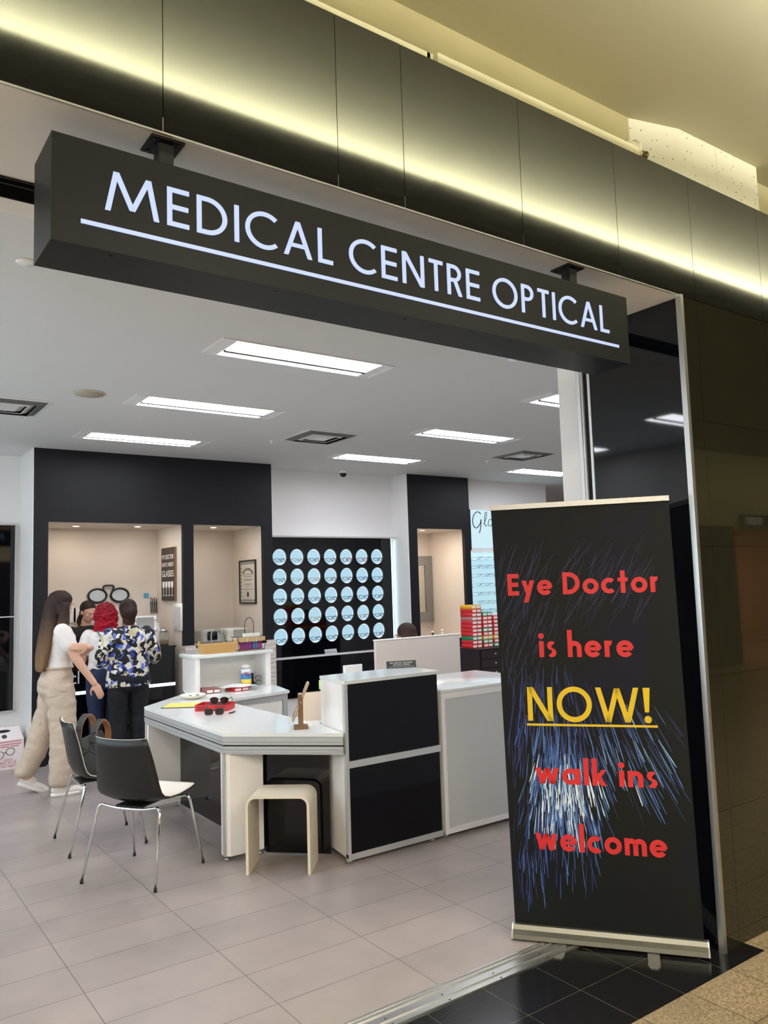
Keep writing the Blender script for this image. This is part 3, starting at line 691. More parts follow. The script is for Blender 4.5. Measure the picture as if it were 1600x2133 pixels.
# black glass face with round openings: ring of quads around every opening inside square cells
cx0, cz0, stp, rr = 4.595, 1.06, .2438, .099
g = MB()
def face_with_holes():
    N = 32; x0, x1, z0, z1 = 4.345, 6.288, .815, 2.278
    cells_x = [cx0 + stp * (i - .5) for i in range(8)]; cells_z = [cz0 + stp * (j - .5) for j in range(6)]
    cells_x[0] = cells_x[0]
    g.box(x0, cells_x[0], YD - .012, YD, z0, z1); g.box(cells_x[-1], x1, YD - .012, YD, z0, z1)
    g.box(cells_x[0], cells_x[-1], YD - .012, YD, z0, cells_z[0]); g.box(cells_x[0], cells_x[-1], YD - .012, YD, cells_z[-1], z1)
    for i in range(7):
        for j in range(5):
            cx, cz = cx0 + stp * i, cz0 + stp * j; h = stp / 2; vs = []
            for k in range(N):
                a = 2 * PI * k / N; c, s = math.cos(a), math.sin(a); q = h / max(abs(c), abs(s))
                vs += [(cx + q * c, YD - .012, cz + q * s), (cx + rr * c, YD - .012, cz + rr * s), (cx + rr * c, YD + .018, cz + rr * s)]
            fs = []
            for k in range(N):
                n = (k + 1) % N; fs += [(3 * k, 3 * n, 3 * n + 1, 3 * k + 1), (3 * k + 1, 3 * n + 1, 3 * n + 2, 3 * k + 2)]
            g.add(vs, fs)
face_with_holes()
g.obj('glass_face', BLACKG, dp)
MB().box(4.345, 6.288, YD - .012, YD, .31, .78).obj('lower_glass', BLACKG, dp)
lg = MB(); lg.box(4.345, 6.288, YD - .06, YD, .79, .812); lg.obj('ledge', mat('ledge_white', (226, 228, 232), .3), dp)
lg = MB(); lg.box(6.29, 6.30, YD - .005, YD + .018, .31, 2.278); lg.obj('edge_light_strip', mat('edge_glow', (225, 245, 250), .5, emit=(205, 240, 250), strength=2.5), dp)
DISC = mat('disc_light', (60, 80, 92), .5, emit=(184, 222, 240), strength=.88); RIML = mat('disc_rim_light', (240, 250, 255), .5, emit=(226, 244, 255), strength=1.05)
dm = MB().lathe([(.091, 0), (.091, .001)], n=32, axis='y', mi=0, smooth=False).mesh('light_disc', DISC)
rm = MB(); rm.lathe([(.091, .0), (.099, -.0), (.099, .001), (.091, .001)], n=32, axis='y', smooth=False, caps=False); rmesh = rm.mesh('light_ring', RIML)
GC = [['black', 'tan', 'plum', 'maroon', 'red', 'red', 'black'], ['green', 'pale gold', 'gold', 'olive', 'brown', 'blue', 'blue grey'],
      ['black', 'grey', 'grey', 'black', 'dark green', 'blue', 'purple'], ['black', 'slate', 'gold', 'black', 'black', 'tan', 'black'],
      ['slate', 'slate', 'black', 'dark grey', 'black', 'slate', 'dark grey']]
RGB = {'black': (24, 26, 30), 'tan': (176, 150, 120), 'plum': (84, 50, 84), 'maroon': (110, 34, 46), 'red': (150, 20, 30), 'green': (40, 120, 90), 'pale gold': (214, 200, 160), 'gold': (196, 164, 70),
       'olive': (96, 104, 40), 'brown': (110, 64, 42), 'blue': (40, 70, 150), 'blue grey': (90, 120, 150), 'grey': (120, 124, 134), 'dark green': (34, 62, 50), 'purple': (84, 60, 110), 'slate': (80, 98, 118), 'dark grey': (56, 60, 66)}
SH = ['soft', 'round', 'cat', 'soft', 'square', 'square', 'soft', 'cat', 'aviator', 'soft', 'cat', 'soft', 'round', 'soft', 'round', 'aviator', 'soft', 'soft', 'round', 'cat', 'cat']
rowname = ['top', 'second', 'third', 'fourth', 'bottom']; coln = ['first', 'second', 'third', 'fourth', 'fifth', 'sixth', 'seventh']
q = 0
for j in range(5):
    for i in range(7):
        cx, cz = cx0 + stp * i, cz0 + stp * (4 - j)
        for me, nm in ((dm, 'light_disc'), (rmesh, 'light_ring')):
            o = bpy.data.objects.new(nm, me); col.objects.link(o); o.parent = dp; o.location = (cx, YD + .016, cz)
        sh_ = SH[q % len(SH)]; q += 1; cn_ = GC[j][i]
        eyeglasses('%s %s eyeglasses, %s opening from the left, %s row of the lit display' % (cn_, {'soft': 'rectangular', 'round': 'round', 'cat': 'cat-eye', 'square': 'bold square', 'aviator': 'aviator'}[sh_], coln[i], rowname[j]),
                   sh_, RGB[cn_], (cx - .040, YD - .085, cz - .040), (R(2), 0, R(-6 + (q * 7) % 14)), 'eyeglasses in the round openings', rim=.0036 if cn_ in ('red',) else .0032, lw=.054, lh=.044 if cn_ == 'red' else .037, tl=.6)
lw_ = thing('added_lit_panel', 'added unseen lit panel with clear shelves on the left wall of the shop', 'display', (0, 0, 0))  # unseen glowing panel, added to brighten the surfaces that face left
MB().box(-1.19, -1.17, 3.3, 8.6, .95, 2.25).obj('lit_panel', mat('added_panel_glow', (225, 240, 248), .4, emit=(226, 240, 250), strength=2.6), lw_)
for zz in (1.25, 1.55, 1.85): MB().box(-1.17, -1.02, 3.3, 8.6, zz, zz + .008).obj('shelf', mat('clear_shelf', (200, 232, 236), .1, coat=.5), lw_)
# small sign on the ledge
sm = thing('ledge_sign', 'small clear and silver sign lying against the display on the white ledge', 'sign', (5.28, YD - .05, .812))
MB().box(-.09, .09, 0, .003, 0, .06).xf(Matrix.Rotation(R(-20), 4, 'X')).obj('plate', mat('silver_plate', (160, 164, 168), .3, metal=.5), sm)
MB().box(-.07, .07, -.003, 0, .018, .024).xf(Matrix.Rotation(R(-20), 4, 'X')).obj('printed_lines', mat('grey_ink', (90, 94, 98), .5), sm)

# ================================================================= SHELF WALL ON THE RIGHT
sw = thing('lit_shelf_display', 'white backlit shelf wall of eyeglasses right of the dark pillar', 'display', (0, 0, 0))
MB().box(7.52, 9.0, 8.50, 8.52, 1.1, 2.10).obj('back_panel', mat('backlit_shelf_panel', (220, 240, 245), .4, emit=(196, 230, 244), strength=.62), sw)
for zz in (2.075,): MB().box(7.50, 9.0, 8.42, 8.52, zz, zz + .03).obj('top_trim', WGLOSS, sw)
shz = [1.985, 1.868, 1.745, 1.61, 1.487, 1.366, 1.245]
for zz in shz: MB().box(7.52, 9.0, 8.325, 8.50, zz - .022, zz - .016).obj('shelf', mat('clear_shelf', (200, 232, 236), .1, coat=.5), sw)
ord7 = ['top', 'second', 'third', 'fourth', 'fifth', 'sixth', 'seventh']
pal = ['black', 'black', 'dark grey', 'brown', 'black', 'slate', 'tan']
for j, zz in enumerate(shz):
    for i in range(4):
        cn_ = pal[(j * 3 + i) % 7] if j != 5 else ['grey', 'tan', 'grey', 'slate'][i]
        sh_ = ['soft', 'cat', 'round', 'soft', 'aviator'][(i + 2 * j) % 5]
        eyeglasses('%s eyeglasses, %s from the pillar on the %s shelf of the backlit wall' % (cn_, ['first', 'second', 'third', 'fourth'][i], ord7[j]),
                   sh_, RGB[cn_], (7.62 + i * .155, 8.345, zz + .008), (0, 0, R(-4 + (i * 5 + j * 3) % 9)), 'eyeglasses on the backlit shelves')
lb = thing('lightbox_sign', 'backlit pale blue sign with dark script lettering above the shelves', 'sign', (0, 0, 0))
MB().box(7.60, 9.0, 8.49, 8.52, 2.145, 2.70).obj('lit_panel', mat('lightbox_glow', (70, 80, 84), .4, emit=(206, 234, 244), strength=.95), lb)
MB().box(7.575, 7.592, 8.48, 8.52, 2.11, 2.72).obj('frame', BLKS, lb)
MB().box(7.50, 9.0, 8.47, 8.52, 2.70, 2.72).obj('top_trim', WGLOSS, lb)
INK = mat('dark_ink', (52, 62, 66), .5)
def script(pts, r, parent, name='script_letter'):
    MB().tube([(x, 8.487, z) for x, z in pts], r, 6).obj(name, INK, parent)
def bez(P, n=26):
    """smooth curve through points"""
    out = []
    for i in range(len(P) - 1):
        p0, p1, p2, p3 = P[max(i - 1, 0)], P[i], P[i + 1], P[min(i + 2, len(P) - 1)]
        for k in range(6):
            t_ = k / 6
            out.append(tuple(.5 * ((2 * p1[a]) + (-p0[a] + p2[a]) * t_ + (2 * p0[a] - 5 * p1[a] + 4 * p2[a] - p3[a]) * t_ ** 2 + (-p0[a] + 3 * p1[a] - 3 * p2[a] + p3[a]) * t_ ** 3) for a in range(len(p1))))
    return out + [tuple(P[-1])]
script(bez([(7.80, 2.64), (7.74, 2.67), (7.67, 2.63), (7.635, 2.54), (7.66, 2.45), (7.72, 2.44), (7.78, 2.50), (7.80, 2.56), (7.79, 2.46), (7.76, 2.36)]), .007, lb)
script(bez([(7.85, 2.49), (7.90, 2.58), (7.915, 2.66), (7.89, 2.66), (7.87, 2.56), (7.88, 2.47), (7.92, 2.48)]), .005, lb)
script(bez([(8.02, 2.55), (7.97, 2.565), (7.94, 2.51), (7.96, 2.465), (8.01, 2.49), (8.03, 2.55), (8.03, 2.48), (8.06, 2.48)]), .005, lb)

# ================================================================= DESK, COUNTERS
APR = mat('aluminium_apron', (188, 192, 194), .4, metal=.35)
ds = thing('consultation_desk', 'angular white U-shaped desk with aluminium edge and black glass panels', 'desk', (0, 0, 0))
DZ = .769
outer = [(3.43, 6.97), (2.69, 6.97), (2.61, 6.70), (2.075, 6.18), (2.054, 4.66), (2.597, 4.125), (2.664, 4.50), (2.66, 4.70), (2.66, 6.03), (3.34, 6.16), (3.43, 6.60)]
MB().prism(outer, DZ - .022, DZ).obj('desk_top', WTOP, ds)
def wallseg(mb, a, b, z0, z1, th, mi=0, inset=0.0):
    a, b = Vector(a), Vector(b); d = (b - a).normalized(); nrm = Vector((-d.y, d.x))
    p = [a + nrm * inset, b + nrm * inset, b + nrm * (inset + th), a + nrm * (inset + th)]
    mb.prism([(v.x, v.y) for v in p], z0, z1, mi)
path = [(2.592, 4.122), (2.054, 4.66), (2.075, 6.18), (2.61, 6.70)]
for a, b in zip(path[:-1], path[1:]):
    ap = MB()
    for z0, z1, ins in ((DZ - .052, DZ - .024, -.0), (DZ - .055, DZ - .052, -.005), (DZ - .070, DZ - .055, -.0), (DZ - .098, DZ - .080, -.0), (DZ - .101, DZ - .098, -.005), (DZ - .114, DZ - .101, -.0), (DZ - .128, DZ - .114, -.006)):
        wallseg(ap, a, b, z0, z1, .03, 0, ins - .03)
    wallseg(ap, a, b, DZ - .120, DZ - .03, .015, 1, -.035)
    ap.obj('apron', [APR, BLKS], ds)
# flip check: insets are to the inner side of the outline
def legp(name, poly, z0=.03, z1=DZ - .13, m=WGLOSS): return MB().prism(poly, z0, z1).obj(name, m, ds)
legp('leg_panel', [(2.062, 4.715), (2.062, 4.668), (2.09, 4.64), (2.315, 4.64), (2.315, 4.69)])
legp('leg_panel', [(2.078, 6.09), (2.33, 6.09), (2.33, 6.13), (2.078, 6.13)])
for (x, y) in ((2.058, 4.655), (2.08, 6.15)): box('corner_post', ALUW, x, x + .012, y, y + .03, .03, DZ - .13, ds)
for x, y in ((2.085, 4.68), (2.30, 4.665), (2.10, 6.11), (2.31, 6.11)): MB().lathe([(.018, 0), (.018, .012), (.007, .014), (.007, .032)], (x, y, 0), 14).obj('levelling_foot', SILVER, ds)
for a, b in (((2.335, 6.09), (2.335, 4.62)), ((2.335, 4.62), (2.62, 4.335))):
    pm = MB(); wallseg(pm, a, b, .01, DZ - .13, .012, 0, -.006); pm.obj('modesty_panel', BLACKG, ds)
# return unit beside the desk and shelf hutch on it
rt_ = thing('return_cabinet', 'white cabinet with aluminium framed door under the back arm of the desk', 'cabinet', (0, 0, 0))
MB().prism([(2.67, 6.10), (3.32, 6.185), (3.33, 6.95), (2.69, 6.95), (2.62, 6.68)], .05, DZ - .024).obj('body', WGLOSS, rt_)
f = MB()
def seg2(a, b, z0, z1, th, mi=0): wallseg(f, a, b, z0, z1, th, mi, -th)
A_, B_ = Vector((2.67, 6.098)), Vector((3.325, 6.184))
for t0, t1, z0, z1 in ((0, 1, DZ - .07, DZ - .026), (0, .06, .06, DZ - .07), (.93, 1, .06, DZ - .07), (0, 1, .06, .10)):
    a = A_.lerp(B_, t0); b = A_.lerp(B_, t1); wallseg(f, a, b, z0, z1, .014, 0, -.014)
f.obj('door_frame', APR, rt_)
f = MB(); wallseg(f, A_.lerp(B_, .08), A_.lerp(B_, .91), .11, DZ - .085, .006, 0, -.006); f.obj('door', WGLOSS, rt_)
f = MB(); wallseg(f, A_.lerp(B_, .15), A_.lerp(B_, .42), .56, .59, .03, 0, -.036); f.obj('handle', ALUW, rt_)
hu = thing('shelf_hutch', 'low white open shelf unit standing on the back of the desk', 'shelf', (0, 0, 0))
box('side_panel', WGLOSS, 2.684, 2.73, 6.66, 6.95, DZ + .001, 1.06, hu); box('side_panel', WGLOSS, 3.37, 3.42, 6.66, 6.95, DZ + .001, 1.06, hu)
box('back_panel', WGLOSS, 2.73, 3.37, 6.92, 6.95, DZ + .001, 1.06, hu)
MB().bbox(2.66, 3.44, 6.645, 6.97, 1.06, 1.09, .004, 2).obj('shelf_top', WTOP, hu)

c1 = thing('tall_counter', 'tall white counter block with two black glossy front panels', 'counter', (0, 0, 0))
cb = MB(); cb.prism([(2.664, 4.146), (3.34, 4.146), (3.36, 4.49), (2.72, 4.49)], .035, 1.055); cb.obj('body', WGLOSS, c1)
MB().prism([(2.61, 4.118), (3.355, 4.118), (3.362, 4.14), (3.39, 4.50), (2.668, 4.51)], 1.056, 1.076).obj('counter_top', WTOP, c1)
box('corner_post', ALUW, 2.610, 2.632, 4.12, 4.145, .035, 1.055, c1)
MB().prism([(2.612, 4.145), (2.663, 4.145), (2.715, 4.50), (2.668, 4.50)], .035, 1.055).obj('side_panel', WGLOSS, c1)
bpm = mat('rippled_black_gloss', (8, 9, 16), .06, spec=.2)
nt = bpm.node_tree; tcn = [x for x in nt.nodes if x.type == 'TEX_COORD'][0]
mp = nt.nodes.new('ShaderNodeMapping'); mp.inputs['Scale'].default_value = (3, 3, 40); nn = nt.nodes.new('ShaderNodeTexNoise'); nn.inputs['Scale'].default_value = 1.6
nt.links.new(tcn.outputs['Object'], mp.inputs['Vector']); nt.links.new(mp.outputs['Vector'], nn.inputs['Vector'])
bpn = nt.nodes.new('ShaderNodeBump'); bpn.inputs['Strength'].default_value = .12; bpn.inputs['Distance'].default_value = .004
nt.links.new(nn.outputs['Fac'], bpn.inputs['Height']); nt.links.new(bpn.outputs['Normal'], nt.nodes['Principled BSDF'].inputs['Normal'])
box('front_panel', bpm, 2.634, 3.335, 4.122, 4.145, .60, 1.056, c1); box('front_panel', BLACKW, 2.634, 3.335, 4.122, 4.145, .058, .555, c1)
rl = MB(); rl.box(2.626, 3.345, 4.116, 4.145, .557, .598); rl.obj('handle_rail', ALUW, c1)
box('base_rail', ALUW, 2.61, 3.345, 4.122, 4.145, .02, .056, c1)
for x, y in ((2.64, 4.16), (3.27, 4.15), (3.30, 4.40), (2.72, 4.45)): MB().lathe([(.02, 0), (.02, .012), (.008, .014), (.008, .036)], (x, y, 0), 14).obj('levelling_foot', SILVER, c1)

c2 = thing('low_counter', 'lower white counter with a large grey glass front panel beside the banner', 'counter', (0, 0, 0))
box('body', WGLOSS, 3.365, 4.31, 4.135, 4.83, .03, .925, c2); MB().bbox(3.362, 4.315, 4.118, 4.84, .926, .948, .003, 2).obj('counter_top', WTOP, c2)
ff = MB(); ff.box(3.365, 3.395, 4.12, 4.135, .02, .925); ff.box(4.28, 4.31, 4.12, 4.135, .02, .925); ff.box(3.395, 4.28, 4.12, 4.135, .02, .055); ff.box(3.395, 4.28, 4.12, 4.135, .887, .925)
ff.obj('front_frame', WGLOSS, c2); box('glass_panel', GREYP, 3.395, 4.28, 4.127, 4.135, .055, .887, c2)
MB().lathe([(.02, 0), (.02, .01), (.008, .012), (.008, .03)], (3.39, 4.16, 0), 14).obj('levelling_foot', SILVER, c2); MB().lathe([(.02, 0), (.02, .01), (.008, .012), (.008, .03)], (4.27, 4.16, 0), 14).obj('levelling_foot', SILVER, c2)
# deposit plaque
pq = thing('deposit_plaque', 'small dark plaque reading 50% DEPOSIT REQUIRED ON EACH ORDER on the tall counter', 'sign', (3.285, 4.44, 1.076), R(-22))
Mx = Matrix.Rotation(R(-14), 4, 'X')
MB().box(-.105, .105, 0, .006, 0, .052).xf(Mx).obj('plate', mat('dark_grey_plate', (70, 76, 74), .35), pq)
for s_, zz, sz in (('50% DEPOSIT REQUIRED', .034, .0145), ('ON EACH ORDER', .020, .0145)):
    text('printed_text', s_, sz, WHITEP, pq, (0, -.0012 + .0, 0), (R(90 - 14), 0, 0), .0003, 'CENTER', 1.05).location = Mx @ Vector((0, -.0008, zz))
MB().box(-.09, .09, -.0012, 0, .012, .0135).xf(Mx).obj('printed_line', WHITEP, pq)
MB().box(-.1, .1, 0, .03, 0, .004).obj('stand', mat('pale_plate_base', (170, 172, 166), .4), pq)

# stool
sx, sy = Vector((.285, -.24)).normalized(), Vector((.2, .2)).normalized()
stl = thing('bent_stool', 'cream bentwood stool with curved waterfall seat under the desk corner', 'stool', (2.213, 4.255, 0), math.atan2(-.24, .285))
prof = []; Wd, Ht, rc, th = .19, .445, .06, .016
def upath(off):
    p = [(-Wd + off, 0.0)]
    for k in range(9):
        a = PI - k * PI / 16; p.append((-Wd + rc + (rc - off) * math.cos(a), Ht - rc + (rc - off) * math.sin(a)))
    for k in range(9):
        a = PI / 2 - k * PI / 16; p.append((Wd - rc + (rc - off) * math.cos(a), Ht - rc + (rc - off) * math.sin(a)))
    p.append((Wd - off, 0.0)); return p
o_, i_ = upath(0), upath(th); n = len(o_); D0, D1 = -.01, .255
s_ = MB(); vs = []
for d in (D0, D1): vs += [(x, d, z) for x, z in o_] + [(x, d, z) for x, z in i_]
fs = []
for k in range(n - 1): fs += [(k, k + 1, n + k + 1, n + k), (2 * n + k, 3 * n + k, 3 * n + k + 1, 2 * n + k + 1), (k, 2 * n + k, 2 * n + k + 1, k + 1), (n + k, n + k + 1, 3 * n + k + 1, 3 * n + k)]
fs += [(0, n, 3 * n, 2 * n), (n - 1, 3 * n - 1, 4 * n - 1, 2 * n - 1) if False else (n - 1, 2 * n - 1, 4 * n - 1, 3 * n - 1)]
s_.add(vs, fs, 0, False); s_.obj('stool_shell', mat('cream_bentwood', (226, 216, 196), .4, var=(6, .05)), stl)
MB().lathe([(.012, -.001), (.012, th + .001)], (-Wd, .04, .385), 16, axis='x').obj('grip_hole', mat('white_plug', (248, 246, 240), .5), stl)

# ================================================================= CHAIRS
SHELL = mat('black_seat_shell', (22, 22, 22), .38, bump=(300, .03)); INNER = mat('white_seat_inner', (232, 224, 212), .45)
def make_chair(label, loc, rz):
    t = thing('shell_chair', label, 'chair', loc, rz, 'black and white shell chairs')
    prof = [(.235, .462, .195, .0), (.215, .458, .21, .004), (.14, .445, .222, .012), (.04, .432, .228, .02), (-.06, .430, .228, .028), (-.13, .442, .226, .036), (-.175, .475, .222, .042), (-.20, .53, .217, .045),
            (-.215, .60, .210, .044), (-.228, .68, .200, .040), (-.243, .76, .188, .034), (-.255, .815, .180, .030)]
    NN = 12
    def surf(off):
        vs = []
        for i, (x, z, hw, cv_) in enumerate(prof):
            a, b = prof[max(i - 1, 0)], prof[min(i + 1, len(prof) - 1)]; tx, tz = b[0] - a[0], b[1] - a[1]; L = math.hypot(tx, tz); nx, nz = tz / L, -tx / L
            for k in range(NN + 1):
                u = -1 + 2 * k / NN; lift = cv_ * abs(u) ** 2.2
                vs.append((x + nx * (lift + off), u * hw, z + nz * (lift + off)))
        return vs
    def solid(o0, o1, name, m, shrink=1.0):
        a, b = surf(o0), surf(o1); 
        if shrink != 1: a = [(x, y * shrink, z) for x, y, z in a]; b = [(x, y * shrink, z) for x, y, z in b]
        nr = len(prof); W_ = NN + 1; o = len(a); fs = []
        for i in range(nr - 1):
            for k in range(NN):
                fs.append((i * W_ + k, i * W_ + k + 1, (i + 1) * W_ + k + 1, (i + 1) * W_ + k)); fs.append(tuple(o + v for v in (i * W_ + k, (i + 1) * W_ + k, (i + 1) * W_ + k + 1, i * W_ + k + 1)))
        per = [k for k in range(W_)] + [i * W_ + NN for i in range(1, nr)] + [(nr - 1) * W_ + k for k in range(NN - 1, -1, -1)] + [i * W_ for i in range(nr - 2, 0, -1)]
        for p, q_ in zip(per, per[1:] + per[:1]): fs.append((p, q_, o + q_, o + p))
        return MB().add(a + b, fs, 0, True).obj(name, m, t)
    solid(0.0, .007, 'outer_shell', SHELL); solid(.0075, .012, 'seat_lining', INNER, .985)
    for s in (1, -1):   # s: front/back frames
        X0, X1 = (.235, .155) if s > 0 else (-.245, -.15)
        for yy in (1, -1):
            MB().tube([(X0, yy * .25, .012), (X1, yy * .215, .395), (X1 - s * .004, yy * .205, .413), (X1 - s * .006, yy * .19, .421)], .0085, 10).obj('leg', CHROME, t)
            MB().lathe([(.010, 0), (.010, .02)], (X0, yy * .25, 0), 10).obj('rubber_foot', BLK, t)
        MB().tube(bez([(X1 - s * .006, .19, .421), (X1 - s * .006, .15, .414), (X1 - s * .004, .07, .405), (X1 - s * .004, -.07, .405), (X1 - s * .006, -.15, .414), (X1 - s * .006, -.19, .421)]), .0085, 10).obj('cross_rail', CHROME, t)
    MB().box(-.15, .15, -.09, .09, .413, .424).obj('mounting_plate', BLK, t)
    return t
ch1 = make_chair('black shell chair with white seat and chrome legs, nearest the camera, nothing on it', (1.614, 4.806, 0), R(35))
ch2 = dup(ch1, (1.585, 5.61, 0), R(-3), 'black shell chair with chrome legs and a dark quilted bag on its seat')
# bag
bg = thing('quilted_bag', 'dark grey quilted bag with tan lined loop handles on the farther shell chair', 'bag', (1.535, 5.62, .468), R(-38))
QU = mat('quilted_grey_fabric', (52, 56, 56), .7); TAN = mat('tan_strap', (150, 104, 66), .6)
nt = QU.node_tree; tcn = [x for x in nt.nodes if x.type == 'TEX_COORD'][0]; mp = nt.nodes.new('ShaderNodeMapping'); mp.inputs['Rotation'].default_value = (R(45), 0, 0); mp.inputs['Scale'].default_value = (9, 9, 9)
nt.links.new(tcn.outputs['Object'], mp.inputs['Vector']); wv = nt.nodes.new('ShaderNodeTexBrick'); wv.offset = 0; wv.inputs['Brick Width'].default_value = 1; wv.inputs['Row Height'].default_value = 1; wv.inputs['Mortar Size'].default_value = .05; wv.inputs['Mortar Smooth'].default_value = 1; wv.inputs['Scale'].default_value = 1
sx_ = nt.nodes.new('ShaderNodeSeparateXYZ'); cx_ = nt.nodes.new('ShaderNodeCombineXYZ'); nt.links.new(mp.outputs['Vector'], sx_.inputs[0]); nt.links.new(sx_.outputs['Y'], cx_.inputs['X']); nt.links.new(sx_.outputs['Z'], cx_.inputs['Y']); nt.links.new(cx_.outputs[0], wv.inputs['Vector'])
bpn = nt.nodes.new('ShaderNodeBump'); bpn.inputs['Strength'].default_value = .8; bpn.inputs['Distance'].default_value = .02; bpn.invert = True; nt.links.new(wv.outputs['Fac'], bpn.inputs['Height']); nt.links.new(bpn.outputs['Normal'], nt.nodes['Principled BSDF'].inputs['Normal'])
bgm = MB().rings([(0, 0, .0, .07, .15), (0, 0, .02, .095, .17), (0, 0, .07, .10, .185), (0, 0, .13, .09, .185), (-.005, 0, .19, .065, .175), (-.01, 0, .225, .035, .16), (-.01, 0, .235, .02, .15)], 28)
for i, v in enumerate(bgm.v):
    k = noise.noise(Vector(v) * 9) * .012; bgm.v[i] = (v[0] + k, v[1] + k, v[2])
bgm.obj('bag_body', QU, bg)
def ribbon(pts, wd, th, side, mats):
    mb = MB(); vs = []
    for i, p in enumerate(pts):
        p = Vector(p); t_ = (Vector(pts[min(i + 1, len(pts) - 1)]) - Vector(pts[max(i - 1, 0)])).normalized(); s = Vector(side); nn_ = t_.cross(s).normalized()
        vs += [p - s * wd / 2, p + s * wd / 2, p + s * wd / 2 + nn_ * th, p - s * wd / 2 + nn_ * th]
    for i in range(len(pts) - 1):
        a, b = 4 * i, 4 * i + 4
        for k, mi in ((0, 1), (1, 0), (2, 0), (3, 0)):
            kk = (k + 1) % 4; mb.add([vs[a + k], vs[a + kk], vs[b + kk], vs[b + k]], [(0, 1, 2, 3)], mi)
    return mb
for k, (xx, yo, hh) in enumerate(((-.045, 0, .375), (.045, .02, .335))):
    pp_ = bez([(xx, yo - .13, .12), (xx, yo - .135, .22), (xx, yo - .105, hh - .05), (xx, yo, hh), (xx, yo + .105, hh - .05), (xx, yo + .135, .22), (xx, yo + .13, .12)])
    o = ribbon(pp_, .040, .012, (1, 0, 0), None).obj('loop_handle', [TAN, QU], bg)

# ================================================================= SMALL THINGS ON THE DESK
def eyewear_box(label, x, y, z, wx, dy, h, rgb, rz=0, group=None):
    t = thing('eyewear_box', label, 'box', (x, y, z), rz, group)
    MB().bbox(-wx / 2, wx / 2, -dy / 2, dy / 2, 0, h, .0015, 1).obj('carton', mat('carton_%d_%d_%d' % rgb, rgb, .45), t)
    for sx in (-1, 1):
        cxx = sx * wx * .24
        MB().box(cxx - wx * .19, cxx + wx * .19, -dy / 2 - .0012, -dy / 2, h * .2, h * .8).obj('label_card', WHITEP, t)
    return t
CR, CG, CY, CP = (206, 36, 40), (34, 136, 92), (232, 170, 18), (178, 120, 122)
D = DZ + .0005
ob = thing('open_box', 'open red tray box with sunglasses in it on the white desk', 'box', (2.42, 5.62, D), R(-42))
f = MB(); a_, b_ = .125, .085
f.box(-a_, a_, -b_, b_, 0, .003); f.box(-a_, a_, -b_, -b_ + .003, .003, .045); f.box(-a_, a_, b_ - .003, b_, .003, .045); f.box(-a_, -a_ + .003, -b_ + .003, b_ - .003, .003, .045); f.box(a_ - .003, a_, -b_ + .003, b_ - .003, .003, .045)
f.obj('tray', mat('carton_206_36_40', CR, .45), ob)
for sx in (-1, 1): MB().box(sx * .065 - .04, sx * .065 + .04, -b_ - .0012, -b_, .008, .038).obj('label_card', mat('dark_red_card', (150, 30, 36), .5), ob)
gc = MB().bbox(-.08, .08, -.032, .032, 0, .038, .014, 3).obj('glasses_case', mat('black_leather_case', (26, 28, 30), .45, bump=(120, .2)), None, (2.43, 5.63, D + .0035), (0, 0, R(-30)))
tag(gc, 'black hard eyeglass case lying inside the open red tray box', 'glasses case')
eyeglasses('brown sunglasses lying on top of the black case in the red tray box', 'aviator', (34, 26, 22), (2.445, 5.60, D + .066), (0, 0, R(-38)), None, name='sunglasses', dark=True, rim=.0032, lw=.058, lh=.044)
eyeglasses('dark sunglasses lying on the desk in front of the red tray box', 'soft', (44, 22, 26), (2.30, 5.36, D + .026), (0, 0, R(-30)), None, name='sunglasses', dark=True, rim=.0034, lw=.056, lh=.042)
pn = MB().tube([(-.045, 0, .006), (.03, 0, .006), (.045, 0, .005)], .005, 8, rads=[.005, .005, .002]).obj('marker_pen', BLK, None, (2.44, 5.36, D), (0, 0, R(35))); tag(pn, 'short dark pen on the desk right of the sunglasses', 'pen')
cb_ = thing('clipboard', 'black clipboard with yellow paper left of the red tray box', 'clipboard', (2.33, 5.98, D), R(-36))
MB().bbox(-.16, .16, -.115, .115, 0, .004, .0018, 1).obj('board', BLK, cb_); MB().box(-.15, .15, -.108, .108, .0042, .0065).obj('yellow_paper', mat('yellow_paper', (232, 214, 112), .7), cb_)
dsh = thing('trinket_dish', 'round white dish with dark nose pads near the back of the desk', 'dish', (2.53, 6.33, D))
MB().lathe([(.05, 0), (.07, .004), (.10, .028), (.104, .034), (.10, .034), (.068, .010), (.0, .008)], n=32).obj('bowl', mat('dish_white', (236, 228, 214), .35), dsh)
for k, (x, y) in enumerate(((-.05, .0), (-.01, .03), (.03, -.01), (.055, .03), (.01, -.035))): MB().ell((x, y, .02), (.014, .007, .005), 8, 6).obj('nose_pad', mat('dark_pad', (56, 44, 48), .5), dsh)
eyewear_box('flat pink and maroon eyewear box on the desk under the shelf unit', 2.80, 6.66 - .06, DZ + .0005, .13, .20, .034, (150, 84, 86), R(-8))
eyewear_box('red eyewear box under a sheet of white paper beside the wipes tub', 3.02, 6.53, DZ + .0005, .15, .17, .03, CR, R(4))
pp_ = MB(); N = 8; vs = []
for j in range(N + 1):
    for i in range(N + 1):
        x, y = -.15 + .30 * i / N, -.10 + .20 * j / N; vs.append((x, y, .034 - .10 * max(0, abs(x) - .08) + .006 * math.sin(x * 22 + y * 15)))
pp_.add(vs, [(j * (N + 1) + i, j * (N + 1) + i + 1, (j + 1) * (N + 1) + i + 1, (j + 1) * (N + 1) + i) for j in range(N) for i in range(N)], 0, True)
pp_.add([(x, y, z + .0012) for x, y, z in vs], [(j * (N + 1) + i, (j + 1) * (N + 1) + i, (j + 1) * (N + 1) + i + 1, j * (N + 1) + i + 1) for j in range(N) for i in range(N)], 0, True)
